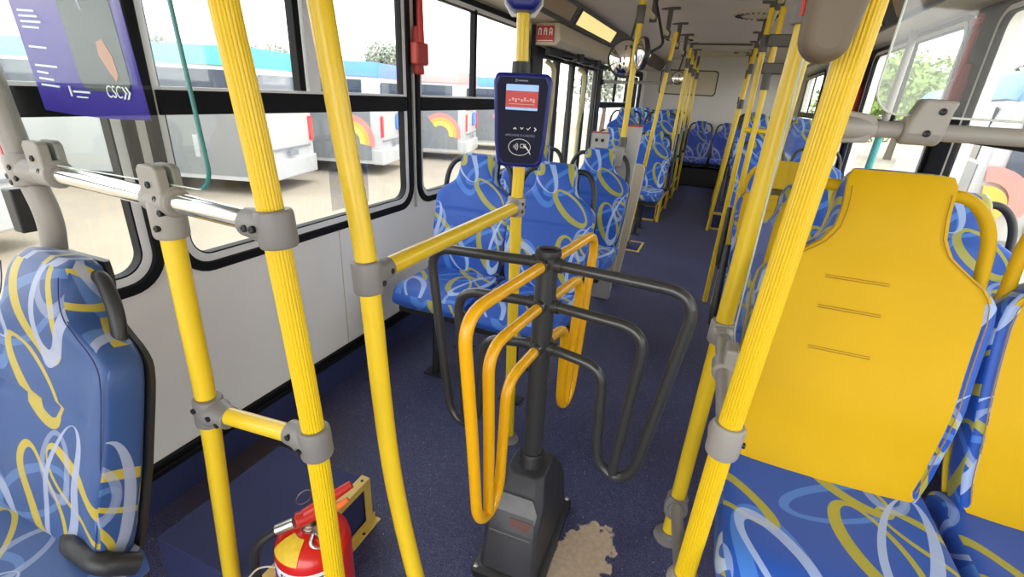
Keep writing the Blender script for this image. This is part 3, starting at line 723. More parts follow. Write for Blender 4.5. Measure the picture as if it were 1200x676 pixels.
part(T, 'column', MB().tube([(cx, cy, .28), (cx, cy, .925)], .0275, 28), M['arm_grey'])
part(T, 'column_cap', MB().lathe([(.0, .92), (.031, .92), (.033, .928), (.031, .938), (.024, .9405), (.022, .934), (0, .932)], 28, Matrix.Translation((cx, cy, 0))), M['black_plastic'])
for sx, sy in ((-1, -1), (1, -1), (-1, 1), (1, 1)):
    part(T, 'bolt', MB().lathe([(0, .02), (.009, .02), (.009, .03), (.005, .034), (0, .034)], 6, mb_ @ Matrix.Translation((sx*(w+.004), sy*(d+.006), 0))), M['steel'])
def arms(a, mats, tilt, nm, rr, dn=0):
    dx, dy = math.cos(a), math.sin(a)
    def P(r, z): return (cx+dx*r, cy+dy*r, z-tilt*r)
    for z in (.903, .795, .675):
        part(T, 'arm_boss', MB().tube([P(.015, z), P(.040, z)], rr*1.35, 16), M['arm_grey'])
    def arm(pts, fil, lab):
        o = part(T, 'arm', MB().tube([P(*p) for p in pts], rr, 16, fillet=fil, steps=8), mats)
        o['label'] = lab
    arm([(.03, .903), (.355, .903), (.315, .60), (.285, .38-dn), (.235, .345-dn), (.185, .385-dn), (.172, .66), (.03, .675)], [0, .075, .05, .05, .045, .05, .055, 0], nm+' outer loop')
    arm([(.03, .795), (.262, .79), (.245, .55), (.232, .352-dn)], [0, .07, .05, 0], nm+' middle bar')
rot = math.radians(-5)
arms(rot, M['arm_grey'], .0, 'charcoal arm on the right side', .0135)
arms(rot+PI, M['arm_grey'], .07, 'charcoal arm on the left side', .0135)
arms(-PI/2-.12, M['yellow_arm'], .02, 'yellow arm on the near side', .0135, .045)
arms(PI/2-.10, M['yellow_arm'], .0, 'yellow arm on the far side', .0135)

# ------------------------------------------------------------------ validator
Vd = thing('fare_validator', 'navy fare validator with a lit red and blue screen, fixed on the slim pole', 'validator', (-.556, 1.405, 1.08))
mv = basis((-.5580, 1.395, 1.209), (.95, .31, 0), (0, -.02, 1))
body = [(-.068, -.118), (-.052, -.132), (.052, -.132), (.068, -.118), (.076, -.06), (.079, .02), (.084, .105), (.075, .128), (-.075, .128), (-.084, .105), (-.079, .02), (-.076, -.06)]
part(Vd, 'body', MB().prism([(x*1.0, y) for x, y in body], mv, -.030, .028), M['val'], bevel=.012, bseg=4, smooth=40)
fc = part(Vd, 'face', MB().prism([(x*.86, y*.91) for x, y in body], mv, .028, .0305), M['val_face'], smooth=0)
sc = part(Vd, 'screen', MB().prism(rrect(.092, .068, .002, 2, 0, .064), mv, .0305, .0315), M['screen_blue'], smooth=0)
sub(Vd, sc, 'red_message', MB().prism(rrect(.092, .044, .001, 2, 0, .059), mv, .0315, .032), M['screen_red'], smooth=0)
mb = MB(); 
for k in range(9): mb.prism(rrect(.006, .004+.003*(k % 3), .0005, 1, -.034+k*.0085, .056+.003*(k % 2)), mv, .032, .0323)
mb.prism(rrect(.075, .0015, .0005, 1, 0, .046), mv, .032, .0323)
sub(Vd, sc, 'message_text', mb, mat('screen_text', (.8, .45, .42), .5), smooth=0)
mb = MB()
def chev(cx, cy, s, rot, mb):
    c, n = math.cos(rot), math.sin(rot)
    pts = [(-s, -s*.4), (0, s*.6), (s, -s*.4), (s*.75, -s*.75), (0, s*.05), (-s*.75, -s*.75)]
    mb.prism([(cx+x*c-y*n, cy+x*n+y*c) for x, y in pts], mv, .0305, .0312)
chev(-.016, -.020, .005, 0, mb); chev(.004, -.020, .005, PI, mb); chev(.044, -.021, .006, -PI/2, mb)
mb.prism([(.018, -.02), (.022, -.024), (.030, -.016), (.029, -.0145), (.022, -.0215), (.019, -.0185)], mv, .0305, .0312)
part(Vd, 'key_icons', mb, M['white_ink'], smooth=0)
text('caption', 'APROXIME O CARTÃO', .0085, mv @ Matrix.Translation((0, -.040, .0307)), mat('caption_grey', (.25, .27, .35), .5), Vd, .0002)
mb = MB().frame(rrect(.005, .007, .001, 2, -.018, .108), rrect(.003, .005, .001, 2, -.018, .108), mv, .0305, .0310)
for k in range(7): mb.prism(rrect(.0028, .003+.0012*(k % 2), .0004, 1, -.012+k*.0042, .108), mv, .0305, .0310)
part(Vd, 'maker_mark', mb, mat('mark_grey', (.35, .37, .45), .5), smooth=0)
mb = MB().frame(ell2(.033, .024, 36, 0, -.073), ell2(.0315, .0225, 36, 0, -.073), mv, .0305, .0312)
for k in range(4):
    r = .006+.004*k; pts = [(-.022+r*math.cos(a), -.072+r*math.sin(a)) for a in [math.radians(-38+76*i/8) for i in range(9)]]
    inn = [(-.022+(r-.0014)*math.cos(a), -.072+(r-.0014)*math.sin(a)) for a in [math.radians(38-76*i/8) for i in range(9)]]
    mb.prism(pts+inn, mv, .0305, .0312)
mb.frame(rrect(.016, .011, .002, 3, .010, -.069), rrect(.0135, .0085, .0015, 3, .010, -.069), mv, .0305, .0312)
mb.prism([(.012, -.066), (.020, -.070), (.030, -.083), (.034, -.092), (.032, -.093), (.027, -.084), (.018, -.074), (.011, -.070)], mv, .0305, .0313)
part(Vd, 'contactless_symbol', mb, M['white_ink'], smooth=0)
part(Vd, 'pole_bracket', MB().lathe([(.022, 1.335), (.028, 1.335), (.028, 1.37), (.022, 1.37)], 24, Matrix.Translation((-.589, 1.448, 0))).box(-.62, -.53, 1.40, 1.47, 1.14, 1.28), M['black_plastic'], smooth=40)
t = thing('upper_reader', 'dark blue rounded box at the top of the slim validator pole', 'device box', (-.59, 1.42, 1.49))
mu = basis((-.577, 1.41, 1.62), (.93, .36, 0), (0, 0, 1))
part(t, 'body', MB().prism([(-.05, -.10), (-.03, -.125), (.03, -.125), (.05, -.10), (.054, .12), (-.054, .12)], mu, -.06, .03), M['val'], bevel=.014, bseg=4)
part(t, 'back_plate', MB().prism([(-.056, -.10), (-.034, -.132), (.034, -.132), (.056, -.10), (.058, .12), (-.058, .12)], mu, -.075, -.06), M['silver'], bevel=.004)

# ------------------------------------------------------------------ seats
SHD = [0]
def backw(t, H):
    if t > .6: t = max(.6, t-SHD[0]*(1 if t < .80 else max(0, (1-t)/.2)))
    """half width of backrest at fraction t of its height"""
    pts = [(0, .168), (.12, .185), (.35, .200), (.60, .205), (.66, .200), (.70, .180), (.735, .145), (.775, .112), (.82, .097), (.88, .092), (.96, .094), (1, .094)]
    for a, b in zip(pts, pts[1:]):
        if t <= b[0]:
            k = (t-a[0])/(b[0]-a[0]); k = k*k*(3-2*k) if abs(a[1]-b[1]) > .02 and False else k
            return a[1]+(b[1]-a[1])*k
    return pts[-1][1]
TILT = math.radians(13)
def seat_parts(H=.56, sh=0, hx=.184, fab='fabric', yellow=False, arm=0, handle=True, W=1.0, legs=True, shell='black_plastic', cz=.46):
    """meshes of a bus seat, hinge at (0,0,cz); sitting direction -y; returned as {name: [(mesh object data, material, sub)]}"""
    th = .075
    def xf(x, y, z): # backrest local -> seat space (tilted back)
        yy = y*math.cos(TILT)+z*math.sin(TILT); zz = -y*math.sin(TILT)+z*math.cos(TILT)
        return Vector((x*W, yy, zz+cz))
    SHD[0] = sh
    out = []
    n = 48; rs = []
    NT = 46
    for i in range(NT+1):
        t = i/NT; z = -.035+t*(H+.035); w = backw(t, H); tk = th/2
        if t < .05: tk *= .75+5*t
        e = (1-t)*NT
        if e < 4: w -= .020*(1-(e/4))**2; tk *= .55+.45*math.sqrt(max(0, 1-(1-e/4)**2))
        ring = []
        for k in range(n):
            a = 2*PI*k/n; c, s = math.cos(a), math.sin(a)
            x = w*math.copysign(abs(c)**.42, c); y = tk*math.copysign(abs(s)**.55, s)
            if s < 0:
                u = abs(x)/w; y -= .022*max(0, (u-.62)/.38)**1.5*(1 if t < .66 else max(0, 1-(t-.66)/.1))   # side bolsters
                if t > .70: y -= .014*math.sin(min(1, (t-.70)/.3)*PI)                                        # head cushion
                y -= .010*math.exp(-((t-.30)/.12)**2)                                                        # lumbar swell
                y += .006*math.exp(-((t-.52)/.012)**2)*(1 if u < .7 else 0)                                  # seam
            ring.append(xf(x, y, z))
        rs.append(ring)
    out.append(('backrest', MB().rings(rs), M[fab], None, dict(uvbox=True, smooth=60)))
    # piping along the outline
    pts = []
    for sgn in (-1, 1):
        col = []
        for i in range(NT-1):
            t = i/NT; col.append(xf(sgn*(backw(t, H)-.006), -th/2-.012+.004, -.035+t*(H+.035)))
        pts.append(col)
    if fab == 'fabric2':
        for col in pts: out.append(('piping', MB().tube(col, .0010, 6), M['navy'], 'backrest', {}))
    # hard shell behind
    rs = []
    for i in range(NT+1):
        t = i/NT; z = -.04+t*(H+.036); w = backw(t, H)+.002
        e = (1-t)*NT
        if e < 4: w -= .022*(1-(e/4))**2
        rs.append([xf(-w, th/2-.010, z), xf(-w*.99, th/2+.000, z), xf(-w*.8, th/2+.008, z), xf(w*.8, th/2+.008, z), xf(w*.99, th/2+.000, z), xf(w, th/2-.010, z)])
    out.append(('back_shell', MB().rings(rs), M['yellow' if yellow else shell], None, dict(smooth=40)))
    if yellow:
        rs = []; NP = 40
        v = []; f = []; nu = 12
        for i in range(NP+1):
            t = .015+.975*i/NP; w = backw(t, H)*.975-.004
            if t > .96: w -= .012*((t-.96)/.03)**2*.6
            if i == 0: w -= .01
            for j in range(nu+1):
                u = -1+2*j/nu; y = -th/2-.010-.014*(math.sin(min(1, (t-.70)/.3)*PI) if t > .7 else 0)-.010*math.exp(-((t-.30)/.12)**2)+.006*abs(u)**4
                for q in (.44, .57, .665):
                    if abs(u) < .42: y += .003*math.exp(-((t-q)/.007)**2)
                v.append(xf(w*u, y, -.035+t*(H+.035)))
        off = len(v); v += [p+Vector((0, .016, 0)) for p in v]
        m_ = nu+1
        for i in range(NP):
            for j in range(nu): a = i*m_+j; f += [(a, a+1, a+m_+1, a+m_), (off+a, off+a+m_, off+a+m_+1, off+a+1)]
        for j in range(nu): f += [(j, off+j, off+j+1, j+1), (NP*m_+j, NP*m_+j+1, off+NP*m_+j+1, off+NP*m_+j)]
        for i in range(NP): a = i*m_; b = i*m_+nu; f += [(a, a+m_, off+a+m_, off+a), (b, off+b, off+b+m_, b+m_)]
        out.append(('front_panel', MB().add(v, f), M['yellow_vinyl'], None, dict(smooth=60)))
        for sgn in (-1, 1):
            col = []
            for i in range(2, NP-1):
                t = .015+.975*i/NP; w = backw(t, H)*.975-.012
                y = -th/2-.0135-.014*(math.sin(min(1, (t-.70)/.3)*PI) if t > .7 else 0)-.010*math.exp(-((t-.30)/.12)**2)+.006
                col.append(xf(sgn*w, y-.002, -.035+t*(H+.035)))
            out.append(('stitching', MB().tube(col, .0011, 5), M['stitch'], 'front_panel', {}))
        for q, hw in ((.44, .055), (.57, .055), (.665, .055)):
            y = -th/2-.0112-.010*math.exp(-((q-.30)/.12)**2)
            out.append(('seam', MB().tube([xf(-hw-.03, y, -.035+q*(H+.035)), xf(hw-.03, y, -.035+q*(H+.035))], .0009, 6).tube([xf(-hw-.03, y, -.030+q*(H+.035)), xf(hw-.03, y, -.030+q*(H+.035))], .0007, 6), M['stitch'], 'front_panel', {}))
    # cushion
    rs = []; NC = 22; D = .41; hw = .198
    for i in range(NC+1):
        t = i/NC; y = -D+t*(D+.02); tk = .052; zc = -.052
        e = t*NC
        if e < 5: q = 1-e/5; tk *= math.sqrt(max(.06, 1-q*q)); zc = -.052-.012*q*q
        if NC-e < 2: tk *= .8+.1*(NC-e)
        ring = []
        for k in range(n):
            a = 2*PI*k/n; c, s = math.cos(a), math.sin(a)
            x = (hw-.03*(1-min(1, e/5))**2)*math.copysign(abs(c)**.38, c); z = zc+tk*math.copysign(abs(s)**.6, s)
            if s > 0: z += .012*max(0, (abs(x)/hw-.6)/.4)**2-.012*math.exp(-((t-.6)/.35)**2)*(1-(abs(x)/hw)**2)
            ring.append(Vector((x*W, y, z+cz)))
        rs.append(ring)
    out.append(('cushion', MB().rings(rs), M[fab], None, dict(uvbox=True, smooth=60)))
    out.append(('frame', MB().box(-.17*W, .17*W, -.36, .03, cz-.135, cz-.102).box(-.03, .03, -.30, .0, cz-.16, cz-.13), M['black_plastic'], None, dict(bevel=.006)))
    if legs:
        for yy in (-.30, -.02):
            out.append(('leg', MB().tube([(0, yy, cz-.13), (0, yy*1.05, .0)], .018, 14).box(-.05, .05, yy*1.05-.03, yy*1.05+.03, 0, .008), M['black_plastic'], None, {}))
    if handle:
        for sgn in (-1, 1):
            zt = H*.945; zs = H*(.70+sh)
            p = [xf(sgn*.078, .012, zt), xf(sgn*(hx-.049), .012, zt+.003), xf(sgn*(hx-.006), .012, zt-.06), xf(sgn*hx, .012, zs-.035)]
            out.append(('handle', MB().tube(p, .0125, 14, fillet=.05, steps=8), M['yellow_vinyl' if yellow else 'black_plastic'], None, {}))
    if arm:
        x = arm*.232
        out.append(('armrest', MB().tube([(x, .03, cz-.02), (x, .035, cz+.06), (x, .10, cz+.30)], [.012, .016, .013], 12, fillet=.03).tube([(arm*.18*W, .02, cz-.02), (x, .02, cz-.02)], .016, 12), M['black_plastic'], None, {}))
    return out
PROTO = {}
def seat(key, lb, loc, group=None, rz=0, **k):
    kk = (key,)
    t = bpy.data.objects.new('bus_seat', None); C.objects.link(t); t.location = loc; t.rotation_euler.z = rz; t.empty_display_size = .1
    t['label'] = lb; t['category'] = 'seat'
    if group: t['group'] = group
    if key not in PROTO:
        res = {}; made = []
        for name, mb, m, par, opt in seat_parts(**k):
            o = mb.build(name, m, None, **opt); o.parent = res[par] if par else t
            if not par: res[name] = o
            made.append(o)
        PROTO[key] = (t)
    else:
        for ch in list(PROTO[key].children):
            c = ch.copy(); C.objects.link(c); c.parent = t
            for g in ch.children:
                d = g.copy(); C.objects.link(d); d.parent = c
    return t
gA = 'patterned seats left of the aisle'; gR = 'patterned seats right of the aisle'; gB = 'rear bench seats'
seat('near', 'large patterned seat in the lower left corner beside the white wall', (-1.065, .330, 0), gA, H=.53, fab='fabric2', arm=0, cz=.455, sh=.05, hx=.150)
ns = bpy.data.objects.get('bus_seat')
o = MB().tube([(.06, -.03, .455), (.12, -.045, .475), (.19, -.04, .465), (.205, .0, .43)], [.012, .018, .02, .02], 16, fillet=.02).build('armrest', M['black_plastic']); o.parent = ns
seat('std', 'patterned window seat in the first pair behind the turnstile', (-1.072, 2.05, 0), gA, H=.565, cz=.45)
seat('std', 'patterned aisle seat directly behind the turnstile column', (-.660, 2.02, 0), gA)
seat('std', 'patterned window seat of the second pair, partly hidden by the validator', (-1.085, 2.88, 0), gA)
seat('std', 'patterned aisle seat of the second pair, in front of the white partition', (-.665, 2.88, 0), gA)
seat('yel', 'front right aisle seat with a yellow padded back and patterned cushion', (.350, 1.115, 0), gR, H=.67, fab='fabric', yellow=True, cz=.515, W=1.06)
seat('yel', 'front right window seat with a yellow back, cut off by the right edge', (.792, 1.135, 0), gR)
seat('arm', 'patterned aisle seat just behind the front yellow one, seen through the side screen', (.330, 1.93, 0), gR, H=.565, cz=.47, arm=-1)
seat('std', 'patterned window seat behind the front yellow pair, its black handle by the window', (.76, 1.95, .05), gR)
seat('yel2', 'second yellow aisle seat, behind the smooth right post', (.34, 2.80, 0), gR, H=.58, fab='fabric', yellow=True, cz=.46, arm=-1)
seat('yel2', 'second yellow window seat, by the right wall', (.78, 2.80, 0), gR)
PODZ = .19
seat('arm', 'patterned right aisle seat before the raised floor starts', (.33, 4.75, 0), gR)
seat('std', 'patterned right window seat before the raised floor starts', (.76, 4.75, 0), gR)
for i, y in enumerate((6.15, 6.95, 7.75)):
    w_ = ('first', 'second', 'third')[i]
    seat('arm', 'right aisle seat in the %s row on the raised floor' % w_, (.33, y, PODZ), gR)
    seat('std', 'right window seat in the %s row on the raised floor' % w_, (.76, y, PODZ), gR)
    seat('std', 'left window seat in the %s row on the raised floor' % w_, (-1.14, y-.0, PODZ), gA)
seat('arml', 'left aisle seat in the first row on the raised floor', (-.72, 6.15, PODZ), gA, H=.565, cz=.45, arm=1)
seat('arml', 'left aisle seat in the second row on the raised floor', (-.72, 6.95, PODZ), gA)
seat('arml', 'left aisle seat in the third row on the raised floor', (-.72, 7.75, PODZ), gA)
seat('arml', 'left aisle seat beyond the door, beside the floor mat', (-.66, 5.28, 0), gA)
seat('std', 'left window seat beyond the door', (-1.09, 5.28, 0), gA)
for i, x in enumerate((-1.21, -.80, -.375, .055, .49)):
    nm = ('leftmost seat of the rear bench', 'second seat from the left on the rear bench', 'middle seat of the rear bench, facing down the aisle', 'second seat from the right on the rear bench', 'rightmost seat of the rear bench')[i]
    z = .0
    seat('rear', 'purplish '+nm, (x, 9.0, z), gB, H=.57, cz=.46, fab='fabric3', legs=False)
bb = thing('rear_bench_base', 'black box base below the rear bench seats', 'bench base', (-.35, 8.9, 0))
part(bb, 'box', MB().box(-1.40, .99, 8.68, 9.05, 0, .298), M['black_plastic'], bevel=.01)
part(bb, 'upper_shelf', MB().box(-1.40, .99, 9.20, 9.38, 0, .40), M['black_plastic'])

# raised platforms with yellow edge trims
def platform(name, x0, x1, y0, y1, z, side):
    o = MB().box(x0, x1, y0, y1, 0, z).build(name, M['navy'], smooth=0); struct(o)
    xe = x1 if side < 0 else x0; s = 1 if side < 0 else -1
    a, b = sorted((xe, xe+s*.012))
    MB().box(a, b, y0, y1, z-.025, z+.004).box(a, b, y0, y1, .0, .02).box(a, b, y0, y0+.02, 0, z).build('edge_trim', M['yellow_trim'], o, bevel=.002)
    MB().box(x0, x1, y0-.012, y0, z-.025, z+.004).box(x0, x1, y0-.012, y0, 0, .02).build('front_trim', M['yellow_trim'], o, bevel=.002)
platform('trim_11', XL+.02, -.56, 5.68, 8.67, PODZ, -1)
platform('trim_12', .06, XR-.02, 5.68, 8.67, PODZ, 1)
# wheelchair bay bits: floor strip, framed hatch, partitions
tag(MB().box(-.665, -.645, 3.42, 4.42, 0, .004).build('floor_strip', M['yellow_trim']), 'yellow edging strip on the floor leading to the framed hatch', 'floor strip')
t = thing('floor_hatch', 'small dark floor hatch framed in yellow beside the door area pole', 'hatch', (-.62, 4.5, 0))
mz = basis((-.63, 4.50, 0), (1, 0, 0), (0, 1, 0))
part(t, 'frame', MB().frame(rrect(.24, .34, .004, 2), rrect(.20, .30, .004, 2), mz, 0, .006), M['yellow_trim'], smooth=0)
part(t, 'lid', MB().prism(rrect(.20, .30, .004, 2), mz, 0, .003), M['navy'], smooth=0)
t = thing('partition_panel', 'tall white partition with a red top strip behind the second aisle seat', 'partition', (-.52, 3.1, 0))
part(t, 'panel', MB().rings([[Vector((x+dx, y, z)) for x, y in ((-.575, 3.08), (-.455, 3.08), (-.455, 3.13), (-.575, 3.13))] for z, dx in ((0, -.065), (1.135, 0))]), M['white_panel'], bevel=.004)
part(t, 'top_strip', MB().box(-.577, -.453, 3.078, 3.132, 1.135, 1.145), M['red_dark'])
t = thing('partition_panel', 'rounded beige panel just behind the white partition', 'partition', (-.52, 3.5, 0))
part(t, 'panel', MB().prism([(-.64, 0)]+[(-.53, 0)]+[(-.49+.04*math.cos(a), .84+.04*math.sin(a)) for a in [math.radians(90*k/5) for k in range(6)]]+[(-.56, .88)], basis((0, 3.45, 0), (1, 0, 0), (0, 0, 1)), -.02, .02), M['beige'], bevel=.004)
t = thing('partition_panel', 'low grey panel with two dark holes and a red top left of the white partition', 'partition', (-.9, 4.1, 0))
part(t, 'panel', MB().box(-1.00, -.86, 4.08, 4.12, 0, 1.02), M['white_panel'], bevel=.004)
part(t, 'top_strip', MB().box(-1.002, -.858, 4.078, 4.122, 1.02, 1.03), M['red_dark'])
part(t, 'hole', MB().lathe([(0, 0), (.014, 0), (.014, .004), (0, .004)], 16, basis((-.955, 4.078, .965), (1, 0, 0), (0, 0, 1))), M['black'])
part(t, 'hole', MB().lathe([(0, 0), (.014, 0), (.014, .004), (0, .004)], 16, basis((-.905, 4.078, .965), (1, 0, 0), (0, 0, 1))), M['black'])
t = thing('partition_panel', 'narrow plain grey panel between the holed panel and the white partition', 'partition', (-.8, 4.3, 0))
part(t, 'panel', MB().box(-.80, -.66, 4.28, 4.32, 0, 1.03), M['white_panel'], bevel=.004)
part(t, 'top_strip', MB().box(-.802, -.658, 4.278, 4.322, 1.03, 1.04), M['red_dark'])

# ------------------------------------------------------------------ overhead rails and far poles
def joint(t, p, r=.024, h=.10, ax=(0, 0, 1)):
    ax = Vector(ax).normalized(); part(t, 'joint', sleeve(t, p, ax, r, h), M['grey_dark'], smooth=40)
def overhead(lb, pts, hangers):
    t = thing('overhead_rail', lb, 'handrail', pts[0])
    part(t, 'tube', MB().tube(pts, .0165, 14, fillet=.08), M['cream'])
    for (x, y, zc, z) in hangers:
        h = part(t, 'hanger', MB().tube([(x, y, zc-.002), (x, y, z)], [.022, .017], 12).box(x-.075, x+.075, y-.02, y+.02, zc-.014, zc+.004).lathe([(0, z-.03), (.026, z-.03), (.026, z+.03), (0, z+.03)], 16, Matrix.Translation((x, y, 0))), M['grey_dark'], smooth=40)
    return t
LX = -.63
overhead('overhead rail with dark hangers along the left of the aisle', [(-.58, 1.5, 1.86), (-.545, 3.0, 1.80), (-.60, 3.6, 1.82), (-.60, 9.3, 1.80)],
         [(-.62, 2.7, 2.01, 1.82), (-.60, 3.85, 2.015, 1.82)]+[(-.60, 4.72+.86*i, 2.012, 1.81) for i in range(6)])
overhead('overhead rail with dark hangers along the right of the aisle', [(.15, 1.5, 1.84), (.155, 9.3, 1.80)],
         [(.15, 2.4, 2.012, 1.83), (.15, 3.4, 2.012, 1.82)]+[(.155, 4.5+.86*i, 2.012, 1.81) for i in range(6)])
def thinpole(lb, pts, m='yellow', r=.0165, joints=(), group='slim yellow poles by the aisle'):
    t = pole('grab_pole', lb, 'pole', pts, r, M[m], fillet=0, floor=False, group=group)
    for z in joints:
        a, b = Vector(pts[0]), Vector(pts[-1]); k = (z-a.z)/(b.z-a.z); joint(t, a+(b-a)*k, r*1.05, .09)
    return t
P1 = thinpole('yellow pole fixed on top of the white partition beside the convex mirror', [(-.552, 3.04, .93), (-.543, 3.04, 1.80)], joints=(1.03, 1.72))
part(P1, 'seat_bracket', MB().box(-.60, -.53, 2.99, 3.075, .90, 1.02), M['grey_plastic2'], bevel=.01)
P3 = thinpole('yellow pole standing on the framed floor hatch', [(-.655, 4.46, .005), (-.50, 4.46, 1.80)], joints=(.70, 1.55), )
part(P3, 'foot_clamp', MB().box(-.74, -.62, 4.43, 4.49, .02, .06).lathe([(0, 0.004), (.035, 0.004), (.03, .05), (0, .05)], 16, Matrix.Translation((-.655, 4.46, 0))), M['grey_dark'], bevel=.004)
part(P3, 'side_arm', MB().tube([(-.595, 4.46, .72), (-.75, 4.46, .70)], .018, 12), M['grey_plastic'])
thinpole('left aisle pole at the start of the raised floor', [(-.52, 5.66, 0), (-.47, 5.66, 1.80)], joints=(1.66,))
thinpole('left aisle pole beside the first raised row', [(-.53, 6.5, 0), (-.50, 6.5, 1.80)], joints=(1.66,))
thinpole('left aisle pole beside the second raised row', [(-.53, 7.3, 0), (-.52, 7.3, 1.80)], joints=(1.66,))
thinpole('left aisle pole beside the last raised row', [(-.53, 8.1, 0), (-.52, 8.1, 1.80)], joints=(1.66,))
thinpole('right aisle pole left of the short yellow crossbar', [(.098, 3.4, 0), (.118, 3.4, 1.80)], joints=(1.62,))
pR3 = thinpole('right aisle pole with two grey brackets, carrying the short yellow crossbar', [(.152, 3.36, 0), (.172, 3.36, 1.80)], joints=(1.42,))
part(pR3, 'bracket', MB().box(.13, .33, 3.34, 3.38, 1.60, 1.665), M['grey_dark'], bevel=.008)
part(pR3, 'bracket', MB().box(.13, .33, 3.34, 3.38, 1.46, 1.52), M['grey_dark'], bevel=.008)
t = thing('yellow_crossbar', 'short yellow bar between the two mid right aisle poles', 'bar', (.18, 3.4, 1.15))
part(t, 'tube', MB().tube([(.108, 3.38, 1.15), (.285, 3.38, 1.145)], .015, 12), M['yellow'])
thinpole('far right aisle pole at the start of the raised floor', [(.03, 5.6, 0), (.13, 5.6, 1.80)], joints=(1.3, 1.62))
thinpole('far right aisle pole beside the first raised row', [(.03, 6.5, 0), (.13, 6.5, 1.80)], joints=(1.3, 1.62))
thinpole('far right aisle pole beside the second raised row', [(.03, 7.4, 0), (.13, 7.4, 1.80)], joints=(1.35,))
# window side grey pieces
t = thing('grey_post', 'slim grey post by the right window with a teal scribbled sticker', 'post', (.97, 4.05, 0))
part(t, 'tube', MB().tube([(.95, 4.1, 0), (.97, 4.05, 1.78)], .022, 14), M['grey_tube'])
part(t, 'sticker', MB().tube([(.9595, 4.075, .90), (.9635, 4.065, 1.16)], .0228, 14), M['teal_paint'])
t = thing('cross_rail', 'slim grey rail crossing the window beyond the left door', 'rail', (-1.2, 5.95, 1.47))
part(t, 'tube', MB().tube([(-1.42, 5.93, 1.46), (-.62, 5.93, 1.48)], .016, 12), M['grey_tube'])
part(t, 'socket', MB().tube([(-1.438, 5.93, 1.46), (-1.38, 5.93, 1.461)], .026, 12), M['black_plastic'])
# convex mirrors
def cmirror(x, y, z, r, lb, yaw=0):
    t = thing('convex_mirror', lb, 'mirror', (x, y, z), 'round convex mirrors')
    mx = Matrix.Translation((x, y, z)) @ Matrix.Rotation(yaw, 4, 'Z') @ Matrix.Rotation(PI/2, 4, 'X')
    dome = [(0, r*.30)]+[(r*math.sin(a), r*.30-(r*.9*(1-math.cos(a)))*.75) for a in [math.radians(9*k) for k in range(1, 10)]]
    part(t, 'glass', MB().lathe([(r*.98, 0)]+[(r*.98*math.cos(a), r*.32*math.sin(a)) for a in [math.radians(10*k) for k in range(1, 9)]]+[(0, r*.32)], 32, mx), M['mirror'])
    part(t, 'rim', MB().lathe([(r*.96, .004), (r*1.04, .006), (r*1.06, 0), (r*1.02, -.02), (r*.5, -.04), (0, -.045)], 32, mx), M['black_plastic'])
    part(t, 'arm', MB().tube([mx @ Vector((0, 0, -.04)), mx @ Vector((0, .05, -.12)), Vector((x+.02, y+.12, 1.80))], .008, 10, fillet=.03), M['black_plastic'])
cmirror(-.635, 3.25, 1.515, .105, 'larger round convex mirror behind the partition pole', .15)
cmirror(-.500, 2.95, 1.52, .080, 'dark round convex mirror on the right side of the partition pole', -1.1)
cmirror(-.57, 5.9, 1.53, .065, 'small convex mirror farther back by the left aisle poles', .15)

# ------------------------------------------------------------------ small wall items
def hammerbox(loc, s, lb, nm='hammer_box'):
    x, y, z = loc; t = thing(nm, lb, 'hammer holder', loc, 'emergency hammer holders')
    a, b = sorted((x, x+s*.045))
    part(t, 'holder', MB().box(a, b, y-.05, y+.05, z-.045, z+.055), M['red_dark'], bevel=.01)
    a, b = sorted((x, x+s*.03))
    part(t, 'back_plate', MB().box(a, b, y-.025, y+.03, z-.085, z+.12), M['red_dark'], bevel=.006)
    part(t, 'hammer', MB().tube([(x+s*.03, y, z+.05), (x+s*.03, y-.005, z+.33)], [.018, .012], 12), M['red_plastic'])
    part(t, 'hammer_head', MB().tube([(x+s*.035, y-.04, z+.30), (x+s*.035, y+.04, z+.30)], [.01, .018], 12), M['red_plastic'])
hammerbox((XL+.016, 2.155, 1.43), 1, 'red hammer holder on the left window pillar beside the validator')
hammerbox((XR-.016, 3.15, 1.40), -1, 'red hammer holder on the right window pillar behind the scratched screen')
hammerbox((XR-.016, 5.22, 1.36), -1, 'small red hammer holder on the farther right pillar beside the ribbed post')
tag(MB().tube([(XL+.008, 2.142, .70), (XL+.008, 2.142, 1.345)], .006, 10).build('conduit', M['white_panel']), 'thin white conduit running down below the red hammer holder', 'conduit')
t = thing('window_notice', 'faint transparent notice stuck low on the left window by the bent post', 'notice', (XL-.016, 1.66, .86))
mn = basis((XL-.0165, 1.67, .87), (0, 1, 0), (0, 0, 1))
part(t, 'film', MB().prism(rrect(.24, .17, .004, 2), mn, .001, .0025), M['sticker'], smooth=0)
# yellow box by far-left seats not visible; door pillar
struct(MB().box(XL, XL+.03, 3.70, 3.92, 0.16, 1.76).build('trim_15', M['black_plastic'], bevel=.004))
struct(MB().box(XL, XL+.03, 5.86, 5.98, 0.16, 1.76).build('trim_16', M['black_plastic'], bevel=.004))

